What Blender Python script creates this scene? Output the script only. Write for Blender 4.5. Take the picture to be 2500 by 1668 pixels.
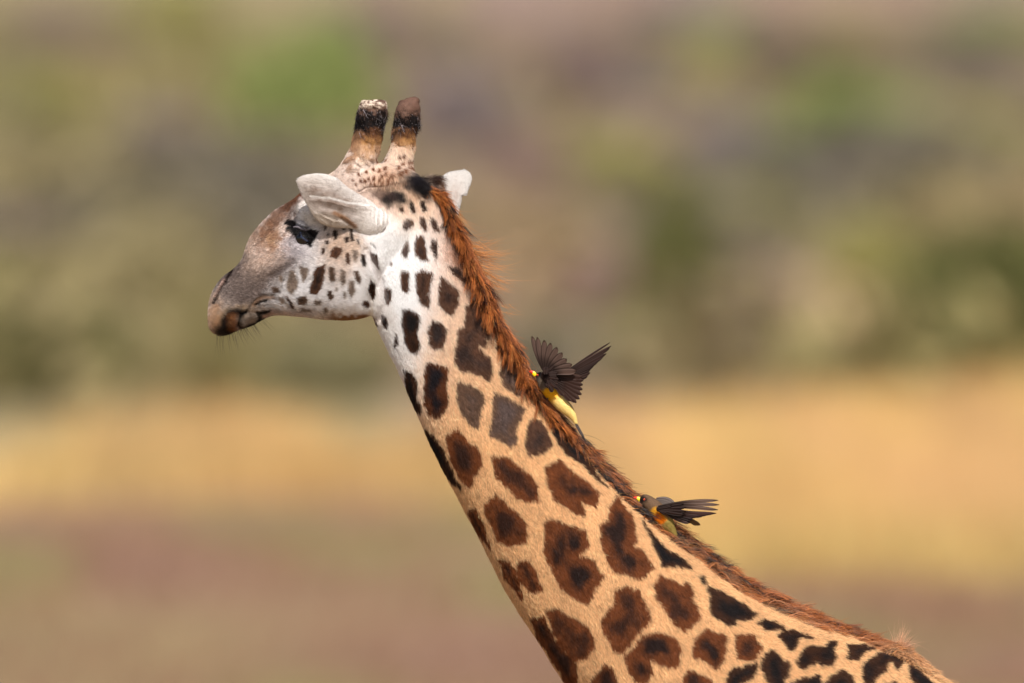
import bpy, bmesh, math, random
import numpy as np

# ------------------------------------------------------------------ clear
for o in list(bpy.data.objects):
    bpy.data.objects.remove(o, do_unlink=True)
scene = bpy.context.scene
C = scene.collection
rng = np.random.default_rng(7)
random.seed(7)

# ------------------------------------------------------------------ camera, light, exposure
S = 0.0013                    # metres per photograph pixel at the giraffe
DCAM = 45.0
PITCH = math.radians(1.9)
ZMID = 4.10
CAMZ = ZMID + DCAM * math.tan(PITCH)
cam_d = bpy.data.cameras.new('camera')
cam = bpy.data.objects.new('camera', cam_d)
C.objects.link(cam)
cam.location = (0, -DCAM, CAMZ)
cam.rotation_euler = (math.pi / 2 - PITCH, 0, 0)
DIST = DCAM / math.cos(PITCH)
cam_d.sensor_width = 36
cam_d.lens = 36 * DIST / (2500 * S)
cam_d.clip_start = 1
cam_d.clip_end = 6000
cam_d.dof.use_dof = True
cam_d.dof.focus_distance = DIST - 0.10
cam_d.dof.aperture_fstop = (cam_d.lens / 1000) / 0.29
scene.camera = cam

SUN_EL, SUN_AZ = math.radians(50), math.radians(7)     # azimuth measured from the camera side, negative = camera left
sun_dir = np.array([math.sin(SUN_AZ) * math.cos(SUN_EL), -math.cos(SUN_AZ) * math.cos(SUN_EL), math.sin(SUN_EL)])
w = bpy.data.worlds.new('World')
scene.world = w
w.use_nodes = True
nt = w.node_tree
sky = nt.nodes.new('ShaderNodeTexSky')
sky.sky_type = 'NISHITA'
sky.sun_disc = False
sky.sun_elevation = SUN_EL
sky.sun_rotation = math.atan2(sun_dir[0], sun_dir[1])
sky.air_density = 1.0
sky.dust_density = 2.5
bg = nt.nodes['Background']
bg.inputs['Strength'].default_value = 0.10
nt.links.new(sky.outputs[0], bg.inputs[0])
sl = bpy.data.lights.new('sun', 'SUN')
sl.energy = 4.9
sl.angle = math.radians(0.5)
sl.color = (1.0, 0.95, 0.87)
so = bpy.data.objects.new('sun', sl)
C.objects.link(so)
so.location = (-20, -30, 40)
so.rotation_euler = (math.pi / 2 - SUN_EL, 0, SUN_AZ)
scene.view_settings.view_transform = 'Standard'
scene.view_settings.look = 'None'
scene.view_settings.exposure = 0.20
scene.view_settings.gamma = 1
scene.render.engine = 'CYCLES'
scene.cycles.use_denoising = True
scene.cycles.denoising_prefilter = 'ACCURATE'
scene.cycles.max_bounces = 6
scene.cycles.diffuse_bounces = 3
scene.cycles.transparent_max_bounces = 8
scene.cycles.sample_clamp_indirect = 4

# ------------------------------------------------------------------ helpers
def lin(c):
    c = np.asarray(c, float) / 255.0
    return np.where(c <= 0.04045, c / 12.92, ((c + 0.055) / 1.055) ** 2.4)

def mesh_arrays(name, V, F, cols=None, smooth=True, cname='Col'):
    """V (n,3); F (m,3) or (m,4)"""
    V = np.asarray(V, np.float32); F = np.asarray(F, np.int32)
    m = bpy.data.meshes.new(name)
    k = F.shape[1]
    m.vertices.add(len(V)); m.vertices.foreach_set('co', V.ravel())
    m.loops.add(F.size); m.loops.foreach_set('vertex_index', F.ravel())
    m.polygons.add(len(F)); m.polygons.foreach_set('loop_start', np.arange(0, F.size, k, dtype=np.int32))
    m.polygons.foreach_set('use_smooth', np.full(len(F), smooth))
    m.update(calc_edges=True)
    if cols is not None:
        set_cols(m, cols, cname)
    return m

def set_cols(m, cols, cname='Col'):
    a = m.attributes.new(cname, 'FLOAT_COLOR', 'POINT')
    cc = np.ones((len(m.vertices), 4), np.float32)
    cc[:, :3] = cols
    a.data.foreach_set('color', cc.ravel())

def obj(name, data, mat=None, parent=None):
    o = bpy.data.objects.new(name, data)
    C.objects.link(o)
    if mat is not None:
        data.materials.append(mat)
    if parent is not None:
        o.parent = parent
    return o

def tag(o, label=None, cat=None, group=None, kind=None):
    if label: o['label'] = label
    if cat: o['category'] = cat
    if group: o['group'] = group
    if kind: o['kind'] = kind
    return o

def mat_attr(name, rough=0.6, spec=0.3, bump=0.0, bscale=200.0, attr='Col', noise=0.0, nscale=300, sheen=0.0, transl=0.0):
    m = bpy.data.materials.new(name); m.use_nodes = True
    t = m.node_tree; b = t.nodes['Principled BSDF']
    b.inputs['Roughness'].default_value = rough
    b.inputs['Specular IOR Level'].default_value = spec
    a = t.nodes.new('ShaderNodeAttribute'); a.attribute_name = attr
    out = a.outputs['Color']
    if noise:
        n = t.nodes.new('ShaderNodeTexNoise'); n.inputs['Scale'].default_value = nscale
        tc = t.nodes.new('ShaderNodeTexCoord'); t.links.new(tc.outputs['Object'], n.inputs['Vector'])
        mr = t.nodes.new('ShaderNodeMapRange'); mr.inputs[3].default_value = 1 - noise; mr.inputs[4].default_value = 1 + noise
        t.links.new(n.outputs[0], mr.inputs[0])
        mx = t.nodes.new('ShaderNodeVectorMath'); mx.operation = 'SCALE'
        t.links.new(out, mx.inputs[0]); t.links.new(mr.outputs[0], mx.inputs['Scale'])
        out = mx.outputs[0]
    t.links.new(out, b.inputs['Base Color'])
    if sheen:
        b.inputs['Sheen Weight'].default_value = sheen
    if bump:
        n = t.nodes.new('ShaderNodeTexNoise'); n.inputs['Scale'].default_value = bscale
        tc = t.nodes.new('ShaderNodeTexCoord'); t.links.new(tc.outputs['Object'], n.inputs['Vector'])
        bp = t.nodes.new('ShaderNodeBump'); bp.inputs['Distance'].default_value = bump
        t.links.new(n.outputs[0], bp.inputs['Height']); t.links.new(bp.outputs[0], b.inputs['Normal'])
    if transl:
        tr = t.nodes.new('ShaderNodeBsdfTranslucent'); ms = t.nodes.new('ShaderNodeMixShader')
        ms.inputs[0].default_value = transl
        t.links.new(out, tr.inputs[0])
        t.links.new(b.outputs[0], ms.inputs[1]); t.links.new(tr.outputs[0], ms.inputs[2])
        t.links.new(ms.outputs[0], t.nodes['Material Output'].inputs[0])
    return m

def mat_plain(name, col, rough=0.6, spec=0.3, noise=0.25, nscale=8.0, transl=0.0, coat=0.0):
    m = bpy.data.materials.new(name); m.use_nodes = True
    t = m.node_tree; b = t.nodes['Principled BSDF']
    b.inputs['Roughness'].default_value = rough
    b.inputs['Specular IOR Level'].default_value = spec
    b.inputs['Coat Weight'].default_value = coat
    c = tuple(lin(col)) + (1,)
    out = None
    if noise:
        n = t.nodes.new('ShaderNodeTexNoise'); n.inputs['Scale'].default_value = nscale
        tc = t.nodes.new('ShaderNodeTexCoord'); t.links.new(tc.outputs['Object'], n.inputs['Vector'])
        mr = t.nodes.new('ShaderNodeMapRange'); mr.inputs[3].default_value = 1 - noise; mr.inputs[4].default_value = 1 + noise
        t.links.new(n.outputs[0], mr.inputs[0])
        rgb = t.nodes.new('ShaderNodeRGB'); rgb.outputs[0].default_value = c
        mx = t.nodes.new('ShaderNodeVectorMath'); mx.operation = 'SCALE'
        t.links.new(rgb.outputs[0], mx.inputs[0]); t.links.new(mr.outputs[0], mx.inputs['Scale'])
        out = mx.outputs[0]; t.links.new(out, b.inputs['Base Color'])
    else:
        b.inputs['Base Color'].default_value = c
    if transl:
        tr = t.nodes.new('ShaderNodeBsdfTranslucent'); ms = t.nodes.new('ShaderNodeMixShader')
        ms.inputs[0].default_value = transl
        if out: t.links.new(out, tr.inputs[0])
        else: tr.inputs[0].default_value = c
        t.links.new(b.outputs[0], ms.inputs[1]); t.links.new(tr.outputs[0], ms.inputs[2])
        t.links.new(ms.outputs[0], t.nodes['Material Output'].inputs[0])
    return m

def smoothstep(e0, e1, x):
    t = np.clip((x - e0) / (e1 - e0), 0, 1)
    return t * t * (3 - 2 * t)

_perm = np.random.default_rng(3).random(65536)
def vnoise(x, y):
    """smooth value noise in 0..1"""
    x = np.asarray(x, float); y = np.asarray(y, float)
    xi = np.floor(x).astype(np.int64); yi = np.floor(y).astype(np.int64)
    fx = x - xi; fy = y - yi
    fx = fx * fx * (3 - 2 * fx); fy = fy * fy * (3 - 2 * fy)
    def h(a, b):
        return _perm[((a * 73856093) ^ (b * 19349663)) & 65535]
    return (h(xi, yi) * (1 - fx) + h(xi + 1, yi) * fx) * (1 - fy) + (h(xi, yi + 1) * (1 - fx) + h(xi + 1, yi + 1) * fx) * fy

def catmull(P, n):
    P = np.asarray(P, float)
    out = []
    for i in range(len(P) - 1):
        p0 = P[max(i - 1, 0)]; p1 = P[i]; p2 = P[i + 1]; p3 = P[min(i + 2, len(P) - 1)]
        for k in range(n):
            t = k / n
            out.append(0.5 * ((2 * p1) + (-p0 + p2) * t + (2 * p0 - 5 * p1 + 4 * p2 - p3) * t * t + (-p0 + 3 * p1 - 3 * p2 + p3) * t ** 3))
    out.append(P[-1])
    return np.array(out)

def resample(P, n):
    P = catmull(P, 8)
    d = np.r_[0, np.cumsum(np.linalg.norm(np.diff(P, axis=0), axis=1))]
    t = np.linspace(0, d[-1], n)
    return np.stack([np.interp(t, d, P[:, k]) for k in range(P.shape[1])], 1)

def wx(px): return (px - 1250) * S
def wz(py): return ZMID + (834 - py) * S

SP, CP = math.sin(PITCH), math.cos(PITCH)
def to_px(V):
    """photograph pixel of a world point near the giraffe: used only to look up which part of the coat a point of the hide is"""
    X = V[:, 0]; Y = V[:, 1] + DCAM; Z = V[:, 2] - CAMZ
    d = Y * CP - Z * SP
    u = Y * SP + Z * CP
    f = DIST / S
    return 1250 + X / d * f, 834 - u / d * f

def loft_rings(rings):
    """rings: (n, k, 3) closed rings -> verts, quads+caps as tris"""
    n, k, _ = rings.shape
    V = rings.reshape(-1, 3)
    F = []
    j = np.arange(k); j2 = (j + 1) % k
    for i in range(n - 1):
        a = i * k + j; b = i * k + j2; c = (i + 1) * k + j2; d = (i + 1) * k + j
        F.append(np.stack([a, b, c], 1)); F.append(np.stack([a, c, d], 1))
    c0 = len(V); V = np.vstack([V, rings[0].mean(0), rings[-1].mean(0)])
    F.append(np.stack([np.full(k, c0), j2, j], 1))
    e = (n - 1) * k
    F.append(np.stack([np.full(k, c0 + 1), e + j, e + j2], 1))
    return V, np.vstack(F)

def tube(cs, rs, k=16, up=(0, 1, 0), ry=None, n_up=4):
    """smooth tube along 3d centres, radius rs in the plane direction and ry along y"""
    P = np.hstack([np.asarray(cs, float), np.asarray(rs, float)[:, None], np.asarray(rs if ry is None else ry, float)[:, None]])
    P = catmull(P, n_up) if len(P) > 2 else P
    c = P[:, :3]; t = np.gradient(c, axis=0); t /= np.linalg.norm(t, axis=1)[:, None] + 1e-9
    up = np.asarray(up, float)
    a = np.cross(t, up); a /= np.linalg.norm(a, axis=1)[:, None] + 1e-9
    b = np.cross(a, t)
    th = np.linspace(0, 2 * np.pi, k, endpoint=False)
    rings = c[:, None, :] + P[:, 3][:, None, None] * np.cos(th)[None, :, None] * a[:, None, :] + P[:, 4][:, None, None] * np.sin(th)[None, :, None] * b[:, None, :]
    return loft_rings(rings)

def join(parts):
    Vs, Fs, o = [], [], 0
    for V, F in parts:
        Vs.append(V); Fs.append(np.asarray(F) + o); o += len(V)
    return np.vstack(Vs), np.vstack(Fs)

# ------------------------------------------------------------------ the country behind
TAN = math.tan
def terrain_z(x, y):
    x = np.asarray(x, float); y = np.asarray(y, float)
    D = y + DCAM
    z = 0.10 * np.clip(D - 500, 0, None) + 0.00012 * np.clip(D - 500, 0, 900) ** 2
    z += 0.12 * (vnoise(x / 7, y / 7) - 0.5) * smoothstep(20, 60, D) + 0.7 * (vnoise(x / 60 + 9, y / 60) - 0.5) * smoothstep(170, 300, D)
    # river bank the camera stands on, behind the camera it only rises gently
    z += 3.6 * smoothstep(22, 3, D)
    return z

gy = np.concatenate([np.linspace(-140, 60, 60), np.linspace(62, 420, 180), np.linspace(430, 3500, 60)])
gx = np.concatenate([np.linspace(-1500, -62, 30), np.linspace(-60, 60, 120), np.linspace(62, 1500, 30)])
GX, GY = np.meshgrid(gx, gy)
GZ = terrain_z(GX, GY)
nx, ny = len(gx), len(gy)
ii, jj = np.meshgrid(np.arange(nx - 1), np.arange(ny - 1))
a = (jj * nx + ii).ravel()
gF = np.stack([a, a + 1, a + nx + 1, a + nx], 1)

def ground_color(x, y):
    """what grows or lies on the ground there (linear)"""
    D = y + DCAM
    u = x / (D * (2500 * S / DIST)) + 0.5                 # 0..1 across the view at that distance
    soil = lin((146, 116, 94)); soil2 = lin((126, 98, 82)); gold = lin((212, 178, 122)); olive = lin((140, 132, 88)); mauve = lin((130, 111, 104)); tan_ = lin((148, 123, 103))
    n1 = vnoise(x / 1.5 + 4, y / 6); n2 = vnoise(x / 4 + 20, y / 14 + 3)
    c = soil[None] * (1 - n1[:, None]) + soil2[None] * n1[:, None]
    g = smoothstep(0.45, 0.75, n2) * 0.55
    c = c * (1 - g[:, None]) + olive * g[:, None]
    near_edge = 129 - 18 * smoothstep(0.40, 0.75, u)      # dry grass starts nearer on the right
    k = smoothstep(-3, 3, D - near_edge + 8 * (n2 - .5)) * (1 - smoothstep(-5, 5, D - 137 - 10 * u + 16 * (vnoise(x / 1.3 + 2, y / 60) - .5)))
    k = k * (0.8 + 0.2 * n1)
    c = c * (1 - k[:, None]) + gold * k[:, None]
    k = smoothstep(-5, 5, D - 137 - 10 * u + 16 * (vnoise(x / 1.3 + 2, y / 60) - .5))
    n3 = vnoise(x / 2.2 + 40, y / 26)
    h = mauve[None] * (1 - n3[:, None]) + tan_[None] * n3[:, None]
    k2 = smoothstep(0.55, 0.8, vnoise(x / 2.4 + 70, y / 30 + 5)) * 0.5 + .6 * smoothstep(.42, .25, u)
    k2 = np.clip(k2, 0, .9)
    h = h * (1 - k2[:, None]) + olive * k2[:, None]
    kg = (smoothstep(.45, .7, vnoise(x / 1.8 + 77, y / 24)) * smoothstep(205, 175, D) * smoothstep(.4, .55, u))[:, None] * .8
    h = h * (1 - kg) + gold * kg
    c = c * (1 - k[:, None]) + h * k[:, None]
    return c, k

gc, _ = ground_color(GX.ravel(), GY.ravel())
gm = mesh_arrays('ground', np.stack([GX, GY, GZ], -1).reshape(-1, 3), gF, gc)
ground = obj('ground', gm, mat_attr('earth', 0.95, 0.1, 0.05, 6, noise=0.25, nscale=3))
ground['kind'] = 'structure'

# dry grass, nobody could count it
def blades(N, D0, D1, hfun, cfun, keep, name, label, wid=0.02):
    D = D0 + (D1 - D0) * rng.random(N)
    half = D * (2500 * S / DIST) * 0.5 * 1.9
    x = (rng.random(N) * 2 - 1) * half
    y = D - DCAM
    u = x / (D * (2500 * S / DIST)) + 0.5
    ok = rng.random(N) < keep(u, D, x, y)
    D, x, y, u = D[ok], x[ok], y[ok], u[ok]
    # tussocks
    tx = (rng.random(len(x)) - .5) * 0.25; x = np.round(x / 0.45) * 0.45 + tx + 0.15 * np.sin(y * 9)
    z = terrain_z(x, y)
    h = hfun(u, D, x, y) * (0.6 + 0.6 * rng.random(len(x)))
    az = rng.random(len(x)) * np.pi
    lean = rng.normal(0, 0.22, (len(x), 2)) * h[:, None]
    wv = wid * (0.6 + rng.random(len(x)))
    p0 = np.stack([x - np.cos(az) * wv, y - np.sin(az) * wv, z - 0.02], 1)
    p1 = np.stack([x + np.cos(az) * wv, y + np.sin(az) * wv, z - 0.02], 1)
    p2 = np.stack([x + lean[:, 0], y + lean[:, 1], z + h], 1)
    V = np.stack([p0, p1, p2], 1).reshape(-1, 3)
    F = np.arange(len(V)).reshape(-1, 3)
    c = cfun(u, D, x, y) * (0.8 + 0.4 * rng.random((len(x), 1)))
    m = mesh_arrays(name, V, F, np.repeat(c, 3, 0), smooth=False)
    o = obj(name, m, M_GRASS)
    tag(o, label, 'grass', kind='stuff')
    return o

M_GRASS = mat_attr('dry_grass', 0.8, 0.15, transl=0.35)
def gold_keep(u, D, x, y):
    edge = 129 - 18 * smoothstep(0.40, 0.75, u)
    return smoothstep(-4, 4, D - edge + 8 * (vnoise(x / 3, y / 8) - .5)) * (1 - smoothstep(-5, 5, D - 129.5 - 10 * u + 16 * (vnoise(x / 1.3 + 2, y / 60) - .5)))
def gold_col(u, D, x, y):
    g = lin((228, 196, 132)); g2 = lin((212, 174, 118)); ol = lin((186, 174, 110)); pk = lin((206, 166, 126))
    n = vnoise(x / 2 + 3, y / 9)[:, None]
    c = g * n + g2 * (1 - n)
    k = smoothstep(0.45, 0.75, vnoise(x / 0.9 + 33, y / 12))[:, None] * 0.45
    c = c * (1 - k) + pk * k
    c = c * (.8 + .4 * vnoise(x / .7 + 17, y / 35))[:, None]
    edge = 129 - 18 * smoothstep(0.40, 0.75, u)
    k = (smoothstep(4, 0, D - edge) * (0.2 + .35 * smoothstep(.5, .8, u)))[:, None]
    c = c * (1 - k) + ol * k
    return c
blades(245000, 100, 152, lambda u, D, x, y: 0.42 + 0.25 * vnoise(x / 2, y / 5), gold_col, gold_keep, 'dry_grass',
       'tall golden dry grass in a wide band across the plain behind the neck', 0.018)
def low_col(u, D, x, y):
    ol = lin((158, 146, 104)); mv = lin((148, 114, 95)); tn = lin((162, 130, 104))
    n = smoothstep(0.35, 0.7, vnoise(x / 1.4 + 55, y / 5))[:, None]
    c = mv * (1 - n) + ol * n
    k = smoothstep(0.5, 0.8, vnoise(x / 1.1 + 12, y / 3 + 8))[:, None]
    return c * (1 - k) + tn * k
blades(72000, 84, 122, lambda u, D, x, y: 0.10 + 0.10 * vnoise(x, y / 3), low_col,
       lambda u, D, x, y: 0.25 + 0.75 * smoothstep(0.4, 0.7, vnoise(x / 1.4 + 55, y / 5)), 'sparse_grass',
       'sparse low grass on the pinkish brown earth in front of the golden band', 0.012)

# bushes and trees on the slope: each a thing with crown and trunk
def crown_mesh(name, seed, n=4600, twiggy=False, lobes=15):
    r = np.random.default_rng(seed)
    cen = r.normal(0, 1, (lobes, 3)); cen /= np.linalg.norm(cen, axis=1)[:, None]
    cen *= np.array([0.6, 0.6, 0.62]) * (0.5 + 0.5 * r.random((lobes, 1))); cen[:, 2] = cen[:, 2] * 0.85 + 0.48
    rad = 0.26 + 0.22 * r.random(lobes)
    k = r.integers(0, lobes, n)
    d = r.normal(0, 1, (n, 3)); d /= np.linalg.norm(d, axis=1)[:, None]
    p = cen[k] + d * (rad[k] * (0.55 + 0.45 * r.random(n) ** .5))[:, None]
    p[:, 2] = np.clip(p[:, 2], 0.04, None)
    s = (0.014 if twiggy else 0.034) * (0.6 + 0.9 * r.random(n))
    t1 = r.normal(0, 1, (n, 3)); t1 /= np.linalg.norm(t1, axis=1)[:, None]
    t2 = np.cross(t1, r.normal(0, 1, (n, 3))); t2 /= np.linalg.norm(t2, axis=1)[:, None]
    L = s * (9 if twiggy else 1.8)
    V = np.stack([p - t2 * s[:, None], p + t1 * L[:, None] * .5 , p + t2 * s[:, None], p + t1 * L[:, None]], 1)
    V[:, 1] = p - t1 * (L * 0.3)[:, None]
    V = V.reshape(-1, 3); b = np.arange(n) * 4
    F = np.stack([b, b + 1, b + 2, b + 3], 1)
    return mesh_arrays(name, V, F, smooth=False), cen

def trunk_mesh(name, cen):
    parts = [tube([(0, 0, -0.05), (0.02, 0, 0.15), (0.0, 0.01, 0.32)], [0.045, 0.034, 0.026], 7, up=(0, 1, 0.1))]
    for c in cen[:6]:
        parts.append(tube([(0, 0, 0.2), tuple(c * 0.5 + np.array([0, 0, 0.12])), tuple(c * 0.95)], [0.024, 0.014, 0.005], 5, up=(0.3, 1, 0.1)))
    return mesh_arrays(name, *join(parts))

bark = mat_plain('bark', (105, 88, 76), 0.9, 0.1)
kinds = {}
for i in range(4):
    cm, cen = crown_mesh('crown', 100 + i)
    tm = trunk_mesh('trunk', cen)
    kinds['leaf%d' % i] = (cm, tm)
for i in range(2):
    cm, cen = crown_mesh('crown', 200 + i, 4600, True, 15)
    tm = trunk_mesh('trunk', cen)
    kinds['twig%d' % i] = (cm, tm)
COL = {'green': (152, 162, 98), 'ygreen': (172, 166, 104), 'olive': (148, 137, 92), 'dolive': (112, 112, 66), 'grey': (152, 144, 108),
       'mauve': (166, 141, 132), 'dmauve': (143, 121, 118), 'slate': (152, 139, 138), 'tan': (206, 176, 148)}
LEAF = {k: mat_plain('foliage_' + k, v, 0.7, 0.2, 0.35, 2.0, transl=0.3) for k, v in COL.items()}
SEP = 1.0638
# centre x, top y, base width in shown px; distance; height px; colour; word for its look
bushes = [
 (690, 30, 260, 420, 'green', 'tall bright green tree, the greenest of the slope, left of the horns'),
 (770, 140, 170, 250, 'green', 'green tree close left of the horns, right of the tallest green tree'),
 (560, 130, 190, 260, 'olive', 'rounded olive tree left of and below the bright green tree'),
 (95, 170, 230, 190, 'ygreen', 'yellow green bush near the upper left corner of the slope'),
 (140, 10, 260, 150, 'dmauve', 'dim grey leafless shrub at the upper left, above the yellow green bush'),
 (370, -40, 260, 160, 'ygreen', 'yellowish green crown at the top of the slope left of the tallest green tree'),
 (440, 120, 230, 110, 'ygreen', 'small yellowish bush halfway between the yellow green bush and the tallest tree'),
 (400, 235, 230, 200, 'slate', 'slate grey shrub in the left middle, left of the ear'),
 (210, 320, 200, 150, 'olive', 'olive bush left of the slate grey shrub'),
 (280, 410, 260, 130, 'grey', 'grey olive bush under the slate grey shrub'),
 (520, 440, 220, 160, 'olive', 'olive bush on the slope left of the forehead'),
 (40, 480, 200, 190, 'mauve', 'mauve leafless shrub at the left edge in the middle of the slope'),
 (40, 700, 240, 220, 'dolive', 'dark olive bush at the left edge of the golden grass'),
 (235, 730, 150, 190, 'dolive', 'small dark bush near the left, at the back of the grass'),
 (330, 580, 230, 150, 'olive', 'olive bush left of the muzzle'),
 (470, 740, 170, 180, 'olive', 'low olive bush behind the grass below the muzzle'),
 (770, 770, 260, 150, 'grey', 'low grey green bush behind the grass under the jaw'),
 (860, -30, 200, 200, 'dmauve', 'dim mauve leafless tree right of the tallest green tree'),
 (1050, 160, 200, 190, 'slate', 'slate grey leafless shrub above and right of the far ear'),
 (1180, 60, 240, 150, 'slate', 'slate leafless shrub at the upper middle of the slope'),
 (1330, 110, 190, 200, 'dmauve', 'dark purple leafless shrub at the upper middle of the slope'),
 (1560, -40, 300, 150, 'slate', 'slate leafless tree at the top of the slope right of centre'),
 (1620, 20, 160, 140, 'green', 'small green crown among slate shrubs at the top right of centre'),
 (1790, 20, 150, 170, 'dmauve', 'dim shrub under the top edge right of centre'),
 (1485, 190, 170, 150, 'slate', 'dark slate shrub right of centre in the middle of the slope'),
 (1690, 230, 210, 190, 'slate', 'large slate grey leafless shrub right of centre on the slope'),
 (1400, 290, 230, 200, 'ygreen', 'yellow green bush in the middle of the slope right of the mane'),
 (1210, 260, 160, 300, 'mauve', 'mauve leafless shrub right of the far ear'),
 (1240, 500, 200, 180, 'olive', 'olive bush just right of the mane'),
 (1555, 430, 150, 350, 'dolive', 'narrow dark green tree standing upright right of the mane'),
 (1480, 640, 180, 250, 'dolive', 'dark olive bush right of the flapping bird'),
 (1400, 560, 170, 180, 'mauve', 'mauve shrub above the flapping bird'),
 (1740, 430, 230, 130, 'ygreen', 'pale yellow green bush between the narrow tree and the dark mauve shrub'),
 (1650, 560, 170, 140, 'olive', 'olive bush right of the narrow dark tree'),
 (1720, 620, 180, 170, 'dmauve', 'dim purple grey leafless shrub low between the narrow tree and the big dark tree'),
 (1930, 90, 260, 150, 'grey', 'grey green tree on the upper right slope'),
 (1980, 180, 260, 190, 'green', 'green bush on the upper right slope'),
 (1850, 300, 200, 150, 'green', 'green bush left of the dark mauve shrub'),
 (2300, -20, 240, 190, 'green', 'green tree in the upper right corner'),
 (2260, 110, 230, 160, 'slate', 'slate shrub below the upper right corner tree'),
 (2240, 240, 260, 140, 'ygreen', 'yellow green bush at the right below the slate shrub'),
 (2060, 350, 260, 180, 'dmauve', 'dark mauve leafless shrub above the pinkish bank at right'),
 (2230, 400, 150, 150, 'mauve', 'mauve shrub right of the dark mauve one'),
 (2000, 540, 180, 110, 'ygreen', 'yellowish bush left of the big dark tree'),
 (2280, 500, 320, 420, 'dolive', 'big dark olive tree at the right edge of the grass'),
 (2130, 560, 210, 340, 'dolive', 'olive bush leaning on the left side of the big dark tree'),
 (2370, 600, 160, 300, 'dolive', 'dark tree cut by the right edge of the view'),
 (1540, 770, 300, 120, 'olive', 'low olive bush at the back of the grass right of the birds'),
 (1950, 770, 260, 130, 'olive', 'low bush at the back of the grass left of the dark tree'),
 (1230, 760, 200, 140, 'grey', 'low grey bush behind the mane at the back of the grass'),
 (1000, 560, 200, 200, 'mauve', 'mauve shrub hidden mostly behind the neck'),
 (620, 620, 220, 160, 'olive', 'olive shrub below the muzzle level behind the throat'),
 (2250, 750, 330, 180, 'dolive', 'low dark thicket at the foot of the big dark tree by the grass'),
 (120, 590, 200, 130, 'olive', 'olive shrub at left above the two dark bushes'),
]
def dirpt(px, py, D):
    """point at horizontal distance D on the view ray of a photograph pixel"""
    f = DIST / S
    X = (px - 1250) / f; U = (834 - py) / f
    # camera frame -> world
    y = CP + U * SP; z = U * CP - SP
    t = D / y
    return X * t, D - DCAM, CAMZ + z * t
# undergrowth between them that reads as one mass
def scrub(N):
    D = 146 + 340 * rng.random(N) ** 1.1
    half = D * (2500 * S / DIST) * 0.5 * 1.9
    x = (rng.random(N) * 2 - 1) * half; y = D - DCAM
    cl = vnoise(x / 2 + 8, y / 20) ; ok = rng.random(N) < smoothstep(.25, .6, cl) * (.3 + .7 * smoothstep(165, 210, D)); D, x, y, cl = D[ok], x[ok], y[ok], cl[ok]
    n = len(x)
    z = terrain_z(x, y) + rng.random(n) * (0.3 + 1.0 * smoothstep(.3, .8, cl))
    t1 = rng.normal(0, 1, (n, 3)); t1 /= np.linalg.norm(t1, axis=1)[:, None]
    t2 = np.cross(t1, rng.normal(0, 1, (n, 3))); t2 /= np.linalg.norm(t2, axis=1)[:, None]
    p = np.stack([x, y, z], 1); L = (0.22 + .2 * rng.random(n))[:, None]
    Vs = np.stack([p - t1 * L, p + t1 * L, p + t2 * L * .7], 1).reshape(-1, 3)
    a_ = lin((150, 139, 96)); b_ = lin((156, 134, 121)); c_ = lin((160, 137, 108)); d_ = lin((120, 112, 98))
    n1 = smoothstep(.35, .65, vnoise(x / 2.5 + 61, y / 40))[:, None] * .75; n2 = smoothstep(.5, .8, vnoise(x / 2 + 91, y / 30))[:, None]; n3 = smoothstep(.6, .85, vnoise(x / 2.4 + 11, y / 36))[:, None]
    u = (x / (D * (2500 * S / DIST)) + 0.5)[:, None]      # the west of the plain is greener
    lf = smoothstep(.42, .25, u) * .8 + smoothstep(.62, .8, u) * .4
    n1 = np.clip(n1 + lf, 0, 1); n2 = n2 * (1 - .6 * lf)
    c = a_ * n1 + b_ * (1 - n1); c = c * (1 - n2) + c_ * n2; c = c * (1 - n3) + d_ * n3
    c = c * (.75 + .5 * rng.random((n, 1)))
    o = obj('undergrowth', mesh_arrays('undergrowth', Vs, np.arange(len(Vs)).reshape(-1, 3), np.repeat(c, 3, 0), smooth=False), M_GRASS)
    tag(o, 'low olive and mauve undergrowth covering the slope between the bushes', 'undergrowth', kind='stuff')
scrub(130000)
for i, (cx, ty, wd, hp, ck, label) in enumerate(bushes):
    cx *= SEP; ty *= SEP; wd *= SEP; hp *= SEP
    D = min(CAMZ / TAN(PITCH + (ty + hp - 834) * S / DIST), 480)      # where its foot meets the plain
    x, y, zt = dirpt(cx, ty, D)
    zb = float(terrain_z(x, y))
    H = max(zt - zb, 0.8)
    W = wd * S / DIST * D / 2 * 1.85
    if H > 2.6 * W * 1.3: H_use = H
    else: H_use = H
    tw = ck in ('mauve', 'dmauve', 'slate', 'tan')
    cm, tm = kinds[('twig%d' % (i % 2)) if tw else ('leaf%d' % (i % 4))]
    name = 'leafless_shrub' if tw else ('tree' if 'tree' in label else 'bush')
    e = bpy.data.objects.new(name, None); C.objects.link(e)
    e.location = (x, y, zb); e.rotation_euler = (0, 0, i * 1.3)
    e.scale = (W, W, H_use / 1.2)
    tag(e, label, 'shrub' if tw else ('tree' if 'tree' in label else 'bush'), 'bushes and trees on the far slope')
    key = ('crown', cm.name, ck)
    if key not in kinds:
        c2 = cm.copy(); c2.materials.clear(); c2.materials.append(LEAF[ck]); kinds[key] = c2
    co = bpy.data.objects.new('crown', kinds[key]); C.objects.link(co); co.parent = e
    if not tm.materials: tm.materials.append(bark)
    to = bpy.data.objects.new('trunk', tm); C.objects.link(to); to.parent = e

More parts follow.
